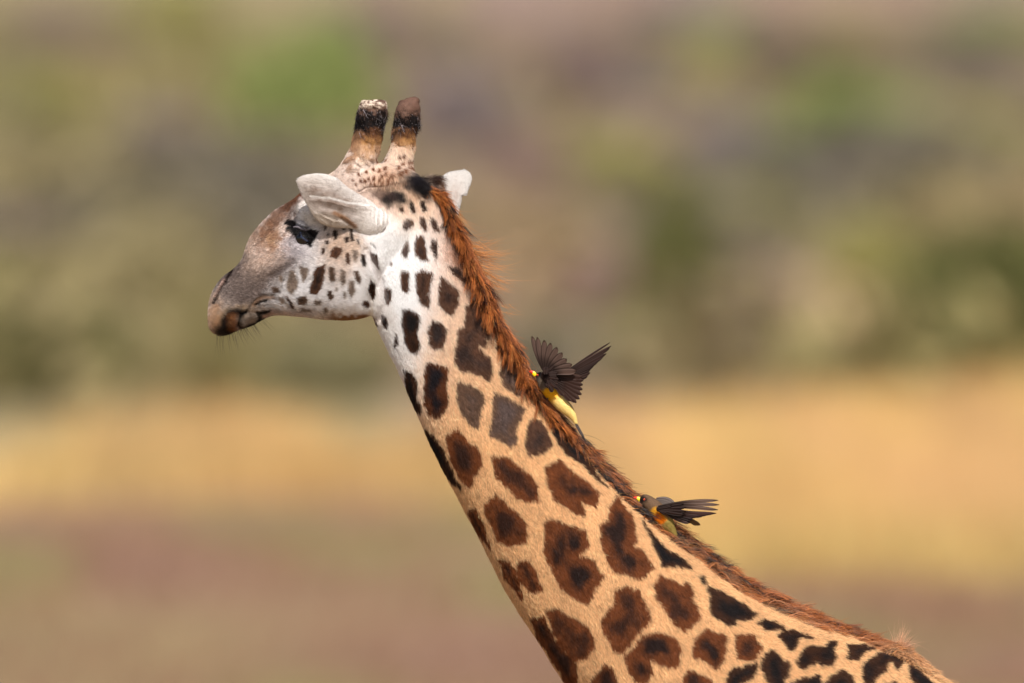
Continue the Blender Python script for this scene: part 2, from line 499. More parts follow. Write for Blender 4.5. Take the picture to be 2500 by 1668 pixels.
# ------------------------------------------------------------------ coat pattern of the giraffe
def Z1(p): return [(480 + x * 0.42093, 200 + y * 0.42093) for x, y in p]
def Z2(p): return [(900 + x * 0.38265, 560 + y * 0.38265) for x, y in p]
def Z3(p): return [(1050 + x * 0.42595, 1000 + y * 0.42602) for x, y in p]
def Z4(p): return [(1600 + x * 0.33040, 1150 + y * 0.33036) for x, y in p]
def ZM(p): return [(490 + x * 0.15944, 620 + y * 0.15944) for x, y in p]
def ZE(p): return [(660 + x * 0.12755, 460 + y * 0.12755) for x, y in p]
def ZA(p): return [(720 + x * 0.14028, 400 + y * 0.14031) for x, y in p]
def ZH(p): return [(800 + x * 0.14031, 230 + y * 0.14031) for x, y in p]
def ZN(p): return [(960 + x * 0.19132, 400 + y * 0.19132) for x, y in p]
PT = []
def P(kind, pts): PT.append((kind, np.array(pts)))
# head
P('D', Z1([(690,1075),(740,1060),(735,1130),(715,1200),(690,1235),(650,1230),(650,1190),(668,1150),(672,1110)]))
P('h', Z1([(540,1100),(560,1100),(580,1150),(575,1195),(545,1240),(520,1210),(520,1170)]))
P('h', Z1([(590,1070),(640,1085),(635,1130),(610,1165),(600,1120)]))
P('H', Z1([(765,1075),(795,1080),(795,1150),(775,1170),(762,1130)]))
P('h', Z1([(830,1085),(860,1100),(858,1160),(840,1190),(825,1150)]))
P('H', Z1([(905,1100),(930,1100),(945,1140),(935,1180),(915,1150)]))
P('h', Z1([(880,1150),(905,1155),(912,1210),(890,1250),(872,1210)]))
P('H', Z1([(570,1250),(620,1243),(642,1265),(620,1295),(580,1290)]))
P('h', Z1([(680,1270),(715,1270),(715,1295),(680,1295)]))
P('H', Z1([(755,1215),(780,1215),(790,1255),(770,1270),(755,1250)]))
P('h', Z1([(730,1310),(750,1310),(755,1335),(735,1340)]))
P('D', Z1([(790,960),(835,960),(835,1000),(805,1030),(770,1015),(775,985)]))
P('D', Z1([(860,985),(880,995),(880,1050),(865,1060),(855,1020)]))
P('h', Z1([(900,975),(925,980),(925,1030),(910,1045),(897,1010)]))
P('K', Z1([(952,995),(970,1000),(973,1060),(960,1065),(948,1030)]))
P('K', Z1([(1005,980),(1045,1000),(1052,1080),(1035,1055),(1010,1030)]))
P('K', Z1([(790,860),(810,865),(812,915),(795,920),(786,890)]))
P('K', Z1([(835,840),(860,840),(858,860),(840,862)]))
P('K', Z1([(850,900),(875,900),(875,930),(855,935)]))
P('K', Z1([(880,850),(895,850),(905,925),(890,925),(885,880)]))
P('K', Z1([(925,910),(935,915),(937,950),(928,940)]))
P('K', Z1([(740,925),(762,925),(762,945),(745,948)]))
P('K', Z1([(725,965),(738,970),(735,1000),(720,1005)]))
P('K', Z1([(754,884),(766,884),(766,896),(754,896)]))
P('K', Z1([(735,845),(742,838),(748,842),(741,860)]))
P('K', Z1([(1005,1145),(1035,1170),(1035,1230),(1020,1265),(995,1215)]))
P('D', Z1([(1085,1185),(1130,1190),(1130,1250),(1110,1290),(1090,1250)]))
P('D', Z1([(960,1270),(990,1268),(1003,1295),(985,1315),(960,1300)]))
P('K', Z1([(1060,1340),(1090,1340),(1110,1390),(1100,1430),(1075,1395)]))
P('D', Z1([(1020,1350),(1040,1380),(1050,1410),(1035,1400)]))
P('K', Z1([(1150,1450),(1162,1460),(1155,1510),(1140,1530)]))
P('h', Z1([(480,1120),(495,1140),(490,1165),(475,1150)]))
P('H', Z1([(430,1190),(470,1200),(480,1225),(440,1225)]))
P('D', Z1([(505,1245),(520,1245),(545,1275),(562,1315),(540,1310)]))
P('h', Z1([(470,1250),(500,1260),(505,1290),(480,1285)]))
P('h', Z1([(600,1310),(650,1320),(660,1335),(600,1330)]))
P('h', Z1([(800,1190),(812,1195),(812,1215),(800,1215)]))
P('h', Z1([(840,1210),(860,1225),(855,1260),(842,1250)]))
# nape and top of the neck
P('G', Z1([(1200,785),(1245,785),(1252,810),(1220,845),(1192,835)]))
P('D', Z1([(1170,715),(1195,718),(1195,740),(1172,740)]))
P('K', Z1([(1230,660),(1250,690),(1265,740),(1248,750),(1230,710)]))
P('K', Z1([(1295,675),(1315,680),(1327,735),(1310,735),(1293,705)]))
P('D', Z1([(1290,770),(1318,775),(1333,845),(1315,850),(1290,810)]))
P('D', Z1([(1352,775),(1380,790),(1398,850),(1380,858),(1358,815)]))
P('G', Z1([(1205,925),(1225,900),(1232,960),(1220,1010),(1190,995),(1192,960)]))
P('D', Z1([(1275,880),(1305,885),(1325,950),(1330,1000),(1350,1025),(1300,1020),(1268,990),(1265,920)]))
P('D', Z1([(1355,900),(1390,905),(1397,985),(1388,1025),(1370,990),(1352,940)]))
P('G', Z1([(1120,1040),(1130,1040),(1130,1054),(1120,1054)]))
P('D', Z1([(1180,1085),(1225,1085),(1225,1190),(1210,1220),(1183,1190)]))
P('D', Z1([(1265,1100),(1300,1080),(1362,1095),(1345,1180),(1350,1260),(1340,1305),(1300,1280),(1270,1210)]))
P('D', Z1([(1415,1110),(1460,1150),(1520,1215),(1510,1275),(1470,1345),(1430,1310),(1395,1270),(1400,1180)]))
P('D', Z1([(1450,1050),(1510,1060),(1585,1190),(1530,1150),(1480,1100)]))
P('K', Z2([(210,500),(260,505),(315,530),(315,610),(300,640),(325,730),(300,785),(260,760),(225,700),(205,600)]))
P('D', Z2([(400,570),(450,580),(490,625),(480,690),(455,750),(410,750),(375,710),(365,630)]))
P('D', Z2([(650,425),(690,430),(715,500),(740,590),(760,640),(745,680),(740,742),(702,714),(694,738),(715,780),(745,797),(770,800),(780,880),(765,970),(700,920),(640,900),(590,895),(535,840),(535,780),(560,720),(560,630),(600,600),(610,540),(605,480)]))
P('D', Z2([(800,690),(850,740),(860,800),(830,790),(800,740)]))
P('G', Z2([(840,820),(890,815),(930,900),(970,960),(975,1040),(950,1050),(900,1020),(845,980),(830,900)]))
P('W', Z2([(365,835),(430,850),(500,880),(490,950),(485,1030),(500,1090),(470,1160),(430,1195),(385,1165),(350,1110),(345,1000),(355,900)]))
P('K', Z2([(225,885),(265,890),(295,960),(305,1060),(330,1130),(320,1165),(270,1110),(240,1000)]))
P('G', Z2([(565,955),(640,985),(730,1035),(725,1100),(695,1200),(695,1270),(650,1240),(600,1180),(560,1080),(550,1000)]))
P('G', Z2([(790,1035),(860,1050),(980,1135),(965,1200),(925,1270),(940,1340),(900,1380),(830,1340),(760,1300),(775,1200),(790,1130)]))
P('D', Z2([(1030,1205),(1080,1200),(1130,1290),(1155,1370),(1110,1420),(1020,1435),(990,1370),(1000,1270)]))
P('B', Z3([(90,140),(150,100),(200,170),(260,200),(295,240),(290,320),(240,380),(235,435),(190,415),(150,350),(110,270),(85,180)]))
P('K', Z3([(-30,100),(8,130),(50,190),(90,265),(140,365),(178,455),(110,400),(40,280),(-10,200)]))
P('K', Z3([(650,30),(720,90),(770,150),(850,200),(930,350),(1010,440),(960,410),(860,300),(770,250),(700,140)]))
P('B', Z3([(345,260),(440,265),(530,330),(580,390),(610,450),(625,515),(550,525),(480,480),(420,420),(380,380),(355,320)]))
P('B', Z3([(650,325),(735,280),(800,340),(880,400),(965,470),(940,550),(880,530),(862,515),(890,610),(830,590),(770,545),(700,510),(670,430)]))
P('B', Z3([(310,530),(370,475),(430,530),(500,590),(540,640),(550,750),(450,770),(380,740),(350,670),(320,600)]))
P('B', Z3([(215,555),(255,560),(300,650),(330,730),(345,800),(280,710),(230,640)]))
P('B', Z3([(640,640),(690,615),(770,650),(880,685),(905,770),(870,810),(850,825),(930,850),(950,890),(990,945),(940,1030),(900,1120),(830,1080),(770,1030),(710,960),(670,870),(650,800),(655,740)]))
P('B', Z3([(1060,490),(1095,540),(1150,600),(1160,680),(1175,750),(1150,775),(1200,790),(1240,850),(1275,905),(1200,965),(1120,940),(1045,920),(1010,840),(980,780),(970,650),(1015,620),(1020,560)]))
P('K', Z3([(1200,610),(1240,680),(1320,770),(1430,840),(1500,910),(1440,900),(1380,890),(1320,890),(1300,830),(1265,760)]))
P('B', Z3([(395,850),(440,860),(480,900),(510,990),(530,1080),(490,1040),(430,950)]))
P('B', Z3([(490,865),(550,850),(600,900),(635,1020),(580,1045),(530,990),(500,930)]))
P('B', Z3([(1050,1030),(1130,1000),(1200,1030),(1230,1120),(1265,1190),(1220,1250),(1170,1290),(1140,1350),(1090,1395),(1045,1370),(1010,1290),(970,1210),(1010,1150),(1050,1110)]))
P('B', Z4([(-20,840),(40,760),(100,790),(180,830),(230,800),(265,870),(260,950),(300,1000),(335,1070),(270,1130),(200,1185),(150,1140),(80,1060),(40,980),(-10,930)]))
P('B', Z3([(570,1190),(640,1170),(700,1290),(760,1370),(800,1400),(830,1440),(835,1520),(830,1600),(790,1590),(690,1410),(620,1310)]))
P('B', Z3([(660,1150),(710,1130),(790,1170),(890,1220),(930,1290),(935,1350),(880,1420),(820,1430),(760,1360),(700,1270)]))
P('B', Z3([(1000,1440),(1050,1490),(1085,1568),(1100,1640),(900,1640),(920,1540),(960,1490)]))
P('B', Z3([(1110,1400),(1160,1360),(1210,1290),(1300,1265),(1400,1300),(1440,1370),(1420,1450),(1370,1475),(1310,1450),(1260,1430),(1280,1500),(1230,1560),(1170,1550),(1130,1480)]))
P('B', Z4([(250,1300),(290,1220),(380,1155),(440,1190),(520,1210),(510,1290),(500,1380),(445,1465),(390,1420),(330,1380),(270,1370)]))
P('B', Z4([(580,1200),(650,1205),(700,1195),(750,1250),(775,1300),(735,1370),(690,1390),(600,1385),(580,1300)]))
P('B', Z4([(220,1450),(300,1480),(370,1510),(420,1540),(400,1640),(180,1640),(180,1560)]))
P('K', Z4([(510,1530),(560,1450),(640,1430),(740,1410),(730,1480),(690,1530),(620,1568),(600,1600),(530,1600)]))
P('K', Z4([(800,1350),(850,1310),(890,1350),(930,1390),(980,1400),(975,1490),(940,1550),(930,1600),(850,1600),(790,1500),(765,1430)]))
P('K', Z4([(345,830),(390,850),(460,870),(540,930),(600,950),(680,1000),(735,1050),(690,1090),(640,1100),(590,1090),(580,1140),(520,1130),(460,1090),(400,1040),(385,950),(400,920)]))
P('K', Z4([(300,770),(340,770),(380,850),(340,820)]))
P('K', Z4([(735,1120),(790,1080),(860,1110),(945,1155),(880,1165),(820,1175),(790,1150)]))
P('K', Z4([(895,1215),(930,1180),(980,1165),(1060,1195),(1165,1235),(1080,1230),(1040,1240),(1010,1320),(970,1310),(940,1270)]))
P('K', Z4([(1050,1350),(1080,1310),(1150,1285),(1200,1290),(1235,1290),(1260,1255),(1320,1265),(1305,1310),(1320,1370),(1290,1420),(1220,1440),(1180,1410),(1110,1460),(1040,1450),(1030,1400)]))
P('K', Z4([(1400,1275),(1500,1280),(1610,1295),(1540,1330),(1470,1390),(1385,1385),(1420,1330)]))
P('K', Z4([(1520,1420),(1590,1370),(1660,1320),(1740,1330),(1830,1390),(1780,1440),(1765,1480),(1740,1420),(1715,1390),(1700,1440),(1640,1510),(1580,1568),(1530,1568),(1510,1480)]))
P('K', Z4([(1850,1430),(1920,1450),(1990,1520),(2060,1568),(2060,1640),(1940,1600),(1860,1510)]))
P('K', Z4([(1000,1560),(1040,1530),(1200,1510),(1210,1568),(1180,1640),(1020,1640)]))
P('K', Z4([(1240,1560),(1290,1500),(1370,1465),(1440,1510),(1460,1568),(1440,1640),(1250,1640)]))
P('K', Z4([(1700,1568),(1750,1545),(1790,1580),(1750,1640)]))
# eye surround
P('E', ZE([(270,680),(330,625),(420,640),(480,690),(600,745),(780,800),(890,850),(830,940),(760,1040),(750,1110),(690,1060),(620,1030),(540,940),(440,870),(400,840),(390,760),(330,700)]))
# dots on the forehead below the horns
for x, y in [(755,1145),(855,1155),(665,1190),(780,1300),(885,1325),(660,1340),(530,1390),(970,1290),(1000,1380),(705,1460),(800,1450),(940,1420),(640,1500),(900,1480),(1215,1060),(1215,1190),(1320,1260),(1300,1150),(1430,1290),(1140,1080),(1220,1360),(1360,1180),(1180,1280),(1040,1490),(560,1500),(1100,1400),(1060,1440),(1290,1330)]:
    r = 28
    P('d', ZH([(x - r * .8, y - r), (x + r * .8, y - r * 1.2), (x + r, y + r), (x - r * .6, y + r * 1.3)]))
for x, y in [(990,280),(1280,250),(1210,290),(1130,290),(1370,230),(1050,350),(1470,260),(1540,290),(1390,340),(1650,210),(1700,280),(1610,330),(1500,350),(1320,330)]:
    r = 24
    P('d', ZA([(x, y - r * 1.3), (x + r * .7, y - r * .5), (x + r * .2, y + r), (x - r, y + r * 1.2), (x - r * .8, y)]))

CX0, CY0, CST = 430, 180, 1.5
cw, ch = int((2500 - CX0) / CST), int((1760 - CY0) / CST)
SD = np.full((ch, cw), -60.0, np.float32)
PID = np.zeros((ch, cw), np.int32)
DEP = np.ones(len(PT))
def poly_sd(poly, X, Y):
    n = len(poly); d = np.full(X.shape, 1e9); ins = np.zeros(X.shape, bool)
    for i in range(n):
        ax, ay = poly[i]; bx, by = poly[(i + 1) % n]
        ex, ey = bx - ax, by - ay
        t = np.clip(((X - ax) * ex + (Y - ay) * ey) / (ex * ex + ey * ey + 1e-9), 0, 1)
        d = np.minimum(d, (X - ax - t * ex) ** 2 + (Y - ay - t * ey) ** 2)
        c = ((ay > Y) != (by > Y)) & (X < (bx - ax) * (Y - ay) / (by - ay + 1e-12) + ax)
        ins ^= c
    d = np.sqrt(d)
    return np.where(ins, d, -d)
for i, (k, poly) in enumerate(PT):
    c = poly.mean(0)
    m = 40
    x0 = max(int((poly[:, 0].min() - m - CX0) / CST), 0); x1 = min(int((poly[:, 0].max() + m - CX0) / CST) + 1, cw)
    y0 = max(int((poly[:, 1].min() - m - CY0) / CST), 0); y1 = min(int((poly[:, 1].max() + m - CY0) / CST) + 1, ch)
    if x1 <= x0 or y1 <= y0: continue
    X, Y = np.meshgrid(CX0 + np.arange(x0, x1) * CST, CY0 + np.arange(y0, y1) * CST)
    sd = poly_sd(poly, X, Y)
    DEP[i] = max(sd.max(), 1)
    sub = SD[y0:y1, x0:x1]; ps = PID[y0:y1, x0:x1]
    up = sd > sub
    sub[up] = sd[up]; ps[up] = i

# kind -> edge colour, centre colour; G's grey includes sheen painted into the neck patches
PC = {'D': ((92, 62, 46), (52, 40, 38)), 'G': ((104, 78, 62), (94, 79, 76)), 'B': ((116, 64, 32), (40, 24, 20)), 'K': ((66, 38, 22), (20, 16, 18)),
      'W': ((92, 50, 24), (16, 16, 24)), 'h': ((140, 124, 112), (128, 112, 102)), 'H': ((100, 78, 64), (84, 66, 56)), 'd': ((130, 84, 56), (104, 58, 32)), 'E': ((22, 18, 20), (9, 9, 11))}
KE = np.array([lin(PC[k][0]) for k, _ in PT]); KC = np.array([lin(PC[k][1]) for k, _ in PT])
KSOFT = np.array([{'h': 3.0, 'd': 1.6, 'H': 2.2}.get(k, 1.2) for k, _ in PT])
KJAG = np.array([{'h': 2.0, 'd': 1.0, 'H': 1.5, 'E': 1.0}.get(k, 4.8 if poly[:, 1].mean() > 820 else 2.2) for k, poly in PT])

ISE = np.array([1.0 if k == 'E' else 0.0 for k, _ in PT])
CSTR = 0.75 + 0.35 * np.random.default_rng(8).random(len(PT)); CSTR = np.clip(CSTR, 0, 1)
# soft colour fields: x, y, rx, ry, angle, colour, strength
TANB = (222, 180, 134)
SOFT = [
 (1090, 640, 170, 230, 0, (226, 192, 166), 1.0),
 (1100, 850, 150, 120, 0, (224, 188, 150), 0.5),
 (740, 640, 260, 180, 0, (236, 234, 236), 1.0), (930, 700, 70, 200, -12, (252, 252, 254), 1.0), (965, 600, 75, 150, 0, (252, 252, 254), 1.0), (945, 800, 36, 110, -20, (240, 236, 234), 0.9),
 (905, 470, 110, 40, 10, (214, 190, 176), 0.9), (880, 410, 60, 60, 0, (226, 210, 200), 0.8), (975, 455, 70, 40, 20, (214, 176, 146), 0.8), (1010, 500, 50, 60, 0, (226, 196, 170), 0.6),
 (560, 760, 60, 50, 0, (196, 182, 172), 0.8), (600, 695, 60, 58, 30, (112, 98, 93), 1.0), (650, 660, 60, 36, -40, (120, 106, 100), 0.7), (560, 690, 30, 50, 20, (120, 106, 100), 0.8),
 (690, 640, 50, 26, -45, (148, 136, 134), 0.7), (650, 590, 50, 50, 0, (216, 192, 176), 0.9), (620, 620, 40, 40, 0, (206, 184, 170), 0.8), (640, 602, 22, 16, -30, (232, 214, 204), 0.8), (698, 560, 18, 20, 0, (226, 210, 200), 0.6), (676, 530, 50, 16, -45, (140, 104, 82), 0.8), (665, 588, 20, 22, 0, (166, 120, 66), 0.75), (705, 555, 12, 24, 0, (196, 168, 150), 0.5), (640, 565, 40, 14, -50, (140, 110, 88), 0.5),
 (715, 600, 34, 30, 0, (196, 190, 196), 0.7), (762, 520, 32, 26, 0, (236, 230, 224), 1.0), (800, 580, 40, 34, 0, (190, 184, 184), 0.6), (840, 600, 46, 40, 0, (196, 168, 144), 0.8), (820, 650, 40, 40, 0, (208, 186, 170), 0.6),
 (535, 792, 26, 18, 15, (150, 110, 74), 0.95), (522, 765, 14, 34, 0, (170, 136, 108), 0.8), (575, 765, 40, 14, -10, (182, 150, 110), 0.6),
 (615, 775, 30, 20, 0, (150, 134, 118), 0.8), (700, 765, 60, 10, 0, (150, 110, 96), 0.5), (850, 778, 60, 9, 0, (140, 96, 50), 0.95),
 (965, 478, 22, 16, 20, (24, 20, 22), 1.0), (930, 475, 28, 14, 15, (90, 66, 58), 0.8), (945, 488, 10, 12, 0, (30, 24, 24), 0.9),
 (1020, 450, 34, 12, 42, (26, 20, 22), 1.0), (995, 436, 14, 12, 0, (30, 26, 34), 0.9), (1062, 440, 16, 12, 0, (26, 22, 26), 1.0), (1050, 452, 10, 22, 0, (60, 40, 34), 0.8), (1078, 478, 8, 14, -20, (26, 22, 24), 0.9), (1075, 455, 9, 16, 0, (180, 130, 96), 0.6),
 (1130, 640, 26, 60, -30, (150, 88, 44), 0.7),
 (702, 500, 34, 12, -48, (104, 72, 56), 1.0), (724, 476, 22, 12, -52, (110, 70, 50), 1.0), (708, 530, 10, 16, 20, (96, 70, 58), 0.8),
 (655, 560, 40, 8, -52, (128, 96, 78), 0.7), (560, 668, 44, 12, -40, (104, 90, 86), 0.8),
]
# strokes: points, half width, colour, strength, groove depth in mm (negative = cut in)
ST = [
 (ZM([(470,260),(380,400),(280,550),(195,745)]), 4.5, (34, 20, 18), 1.0, -7),
 (ZM([(420,230),(560,120),(700,20)]), 3, (60, 50, 50), 0.6, 0),
 (ZM([(340,400),(200,650)]), 2.5, (200, 165, 150), 0.4, 2),
 (ZM([(560,900),(440,910),(360,1000),(330,1110),(400,1190)]), 11, (18, 12, 12), 1.0, -3),
 (ZM([(260,1170),(330,1220),(430,1200)]), 12, (24, 15, 12), 0.95, -1),
 (ZM([(470,1000),(470,1110)]), 14, (116, 72, 38), 0.9, 4),
 (ZM([(690,890),(610,920),(590,1010),(560,1090),(590,1150)]), 6, (16, 12, 12), 1.0, -6),
 (ZM([(700,880),(760,790),(830,710),(930,650),(1100,640)]), 4, (84, 68, 58), 0.5, -3),
 (ZM([(790,790),(870,700),(960,670),(1100,670)]), 4.5, (120, 90, 66), 0.7, 0),
 (ZM([(830,780),(900,740),(1000,715)]), 3.2, (24, 16, 14), 0.95, -4),
 (ZM([(850,900),(900,905),(1040,880)]), 4.5, (22, 16, 16), 1.0, -5),
 (ZM([(870,930),(890,1010),(820,1090),(700,1130)]), 7, (22, 16, 14), 1.0, -2),
 (ZM([(600,1120),(680,1140)]), 5, (50, 34, 26), 0.8, 0),
 (ZM([(650,1040),(740,970),(800,960)]), 9, (140, 128, 118), 0.8, 3),
 (ZM([(940,960),(1080,900)]), 3.2, (190, 160, 146), 0.8, 1),
 (ZM([(1060,350),(1240,240),(1400,120)]), 9, (100, 88, 88), 0.5, -4),  # shade edge of the facial crest, painted dark along its groove
 (ZM([(1120,690),(1240,700),(1330,800),(1400,870)]), 5, (110, 90, 80), 0.3, -2),
 (ZA([(1110,480),(1250,400),(1450,390),(1700,340),(1900,260)]), 3, (96, 64, 48), 0.8, -3),
 (ZE([(500,620),(620,640),(740,750)]), 3, (120, 116, 124), 0.6, -4),
 (ZE([(490,690),(620,760),(740,790)]), 1.6, (160, 156, 162), 0.7, 1),
 ([(893, 612), (915, 650), (932, 690), (938, 740), (925, 775)], 10, (216, 206, 204), 0.3, -5),
 (ZA([(1300,1380),(1350,1400),(1410,1450)]), 2.0, (50, 40, 36), 0.7, -2),
 (ZN([(390,370),(420,420)]), 8, (60, 36, 24), 0.7, -6),
]
# sculpted swellings: x, y, rx, ry, angle, mm
BUMPS = [
 (757, 522, 34, 24, 35, 27), (745, 556, 34, 10, 22, 7), (742, 580, 26, 16, 25, -13), (765, 600, 30, 14, -60, 6),
 (850, 660, 70, 70, 0, 10), (700, 620, 70, 26, -42, 6), (655, 690, 60, 26, -30, -7), (600, 735, 40, 30, 0, 4), (560, 780, 34, 30, 0, 5),
 (905, 690, 22, 90, -15, -4), (770, 690, 60, 20, 0, -3), (640, 770, 40, 14, 0, 3), (985, 700, 40, 160, -12, 7), (962, 555, 44, 36, 0, 12), (1035, 560, 22, 90, -8, -4),
]

def seg_d(pts, X, Y):
    d = np.full(X.shape, 1e9)
    for (ax, ay), (bx, by) in zip(pts[:-1], pts[1:]):
        ex, ey = bx - ax, by - ay
        t = np.clip(((X - ax) * ex + (Y - ay) * ey) / (ex * ex + ey * ey + 1e-9), 0, 1)
        d = np.minimum(d, (X - ax - t * ex) ** 2 + (Y - ay - t * ey) ** 2)
    return np.sqrt(d)

def gauss(x, y, cx, cy, rx, ry, ang):
    a = math.radians(ang); c, s = math.cos(a), math.sin(a)
    u = ((x - cx) * c + (y - cy) * s) / rx; v = (-(x - cx) * s + (y - cy) * c) / ry
    return np.exp(-0.9 * (u * u + v * v))

def coat(px, py):
    """pigment of the hide with painted sheen and crease shade (linear rgb) at lateral coat coordinates"""
    n = len(px)
    col = np.tile(lin(TANB), (n, 1))
    nn = vnoise(px / 60, py / 60)[:, None] * 0.5 + vnoise(px / 14 + 5, py / 14)[:, None] * 0.5
    col = col * (0.88 + 0.22 * nn)
    jx = (vnoise(px / 9, py / 9 + 7) - .5) * 14; jy = (vnoise(px / 9 + 31, py / 9) - .5) * 14
    for x, y, rx, ry, a, c, s in SOFT:
        g = np.clip(gauss(px + jx, py + jy, x, y, rx, ry, a) * 1.5, 0, 1)[:, None] * s
        col = col * (1 - g) + lin(c) * g
    # white lower down the throat edge fades to tan
    # mottling on the face
    face = (smoothstep(900, 800, px) * smoothstep(850, 780, py))[:, None]
    mot = smoothstep(0.5, 0.85, vnoise(px / 5 + 3, py / 6))[:, None]
    col = col * (1 - 0.2 * face * mot)
    mot2 = smoothstep(0.55, 0.8, vnoise(px / 2.4 + 13, py / 2.4))[:, None]
    col = col * (1 - 0.2 * face * mot2)
    m3 = (smoothstep(.45, .72, vnoise(px / 11 + 3, py / 8)) * np.clip(1.4 * gauss(px, py, 660, 575, 46, 40, -45), 0, 1) * .6)[:, None]
    col = col * (1 - m3) + lin((150, 112, 88)) * m3
    # patches
    jag = (vnoise(px / 4.2 + 11, py / 13 + 3) - .5) * 2
    jag2 = (vnoise(px / 22 + 2, py / 22) - .5) * 2
    fx = (px - CX0) / CST; fy = (py - CY0) / CST
    inside = (fx > 1) & (fy > 1) & (fx < cw - 2) & (fy < ch - 2)
    xi = np.clip(fx.astype(int), 0, cw - 2); yi = np.clip(fy.astype(int), 0, ch - 2)
    tx = np.clip(fx - xi, 0, 1); ty = np.clip(fy - yi, 0, 1)
    sd = (SD[yi, xi] * (1 - tx) + SD[yi, xi + 1] * tx) * (1 - ty) + (SD[yi + 1, xi] * (1 - tx) + SD[yi + 1, xi + 1] * tx) * ty
    pid = PID[yi, xi]
    s2 = sd + np.where(py > 820, 1.2, .6) + ISE[pid] * 2.5 + KJAG[pid] * (0.75 * jag + 0.35 * jag2)
    m = smoothstep(-1, 1, s2 / KSOFT[pid])
    dep = np.clip(sd / DEP[pid], 0, 1)
    cen = smoothstep(0.15, 0.9, dep + 0.9 * (vnoise(px / 26 + 8, py / 34) - .5) + .25 * (vnoise(px / 7 + 8, py / 9) - .5))[:, None]
    cen = cen * CSTR[pid][:, None]
    pc = KE[pid] * (1 - cen) + KC[pid] * cen
    pc = pc * (0.7 + 0.6 * vnoise(px / 6, py / 6 + 50))[:, None]
    m = np.where(inside & (py <= 1700), m, 0)[:, None]
    col = col * (1 - m) + pc * m
    # the rest of the body, outside the drawn patches: polygons of the same kind
    out = (~inside) | (py > 1700)
    if out.any():
        X = px[out] / 150; Y = py[out] / 150
        d1 = np.full(len(X), 9.0); d2 = np.full(len(X), 9.0)
        bx, by = np.floor(X).astype(int), np.floor(Y).astype(int)
        for ox in (-1, 0, 1):
            for oy in (-1, 0, 1):
                cx_, cy_ = bx + ox, by + oy
                hx = _perm[((cx_ * 92821) ^ (cy_ * 68917)) & 65535]; hy = _perm[((cx_ * 31337) ^ (cy_ * 48611 + 77)) & 65535]
                d = np.hypot(X - cx_ - 0.15 - 0.7 * hx, Y - cy_ - 0.15 - 0.7 * hy)
                d2 = np.minimum(d2, np.maximum(d1, d)); d1 = np.minimum(d1, d)
        e = (d2 - d1) * 75 + 2.5 * jag[out]
        mm = smoothstep(11, 14, e)[:, None]
        cc = smoothstep(20, 50, e)[:, None]
        leg = smoothstep(3200, 3500, py[out])[:, None]
        pcc = lin((128, 74, 38)) * (1 - cc) + lin((54, 32, 26)) * cc
        col[out] = col[out] * (1 - mm * (1 - leg)) + pcc * mm * (1 - leg)
    for pts, wd, c, s, dp in ST:
        if s <= 0: continue
        d = seg_d(pts, px + jx * .2, py + jy * .2) + 2.2 * (vnoise(px / 2.2 + 5, py / 2.2) - .5)
        g = (smoothstep(wd * 1.7, wd * 0.3, d) * s)[:, None]
        col = col * (1 - g) + lin(c) * g
    return col

# ------------------------------------------------------------------ the giraffe's body: one continuous hide
HK = 0.36                      # head turned slightly away: everything on it slides along x with depth
def ring(T, B, wpx, e=2.25, k=28, taper=0.12, y0=0.0):
    th = np.linspace(0, 2 * np.pi, k, endpoint=False)
    c, s = np.cos(th), np.sin(th)
    a = np.sign(s) * np.abs(s) ** (2 / e); b = np.sign(c) * np.abs(c) ** (2 / e)
    cx, cz = (T[0] + B[0]) / 2, (T[1] + B[1]) / 2; hx, hz = (T[0] - B[0]) / 2, (T[1] - B[1]) / 2
    X = cx + hx * a; Zp = cz + hz * a
    Y = wpx * b * (1 - taper * a)
    return np.stack([wx(X), y0 + Y * S, wz(Zp)], 1)

def loft(st, n=5, e=2.25, taper=0.12):
    st = catmull(np.array(st, float), n)
    return loft_rings(np.array([ring(s[0:2], s[2:4], s[4], e, taper=taper) for s in st]))

head = loft([
 (516, 780, 519, 800, 22), (517, 752, 528, 815, 43), (520, 722, 548, 819, 52), (531, 697, 578, 808, 54), (550, 674, 612, 797, 55),
 (575, 655, 640, 779, 56), (598, 628, 668, 770, 60), (610, 588, 700, 770, 66), (636, 549, 745, 774, 74), (678, 509, 792, 780, 84),
 (720, 485, 835, 781, 93), (762, 448, 872, 779, 99), (815, 422, 903, 768, 102), (880, 410, 925, 730, 100), (940, 408, 965, 690, 95),
 (1000, 432, 1012, 650, 84), (1040, 458, 1050, 610, 66), (1062, 490, 1068, 570, 40)], 5, 2.3, 0.12)
head[0][:, 0] += HK * head[0][:, 1]
neck = loft([
 (1045, 452, 900, 590, 62), (1085, 500, 895, 680, 80), (1112, 560, 908, 765, 86), (1142, 630, 926, 810, 88), (1168, 695, 944, 846, 89),
 (1200, 770, 970, 893, 91), (1245, 850, 1000, 962, 96), (1292, 942, 1030, 1035, 101), (1368, 1040, 1065, 1116, 110), (1448, 1128, 1112, 1211, 119),
 (1548, 1226, 1171, 1319, 131), (1680, 1335, 1237, 1445, 147), (1830, 1443, 1309, 1556, 167), (1990, 1520, 1384, 1672, 192),
 (2150, 1578, 1480, 1800, 225), (2330, 1682, 1560, 2000, 260), (2560, 1850, 1690, 2230, 285), (2790, 1960, 1950, 2420, 300),
 (2980, 2030, 2350, 2560, 300), (3180, 2120, 2760, 2560, 270), (3310, 2230, 3020, 2480, 190), (3350, 2300, 3180, 2440, 90)], 6, 2.1, 0.05)
parts = [head, neck]
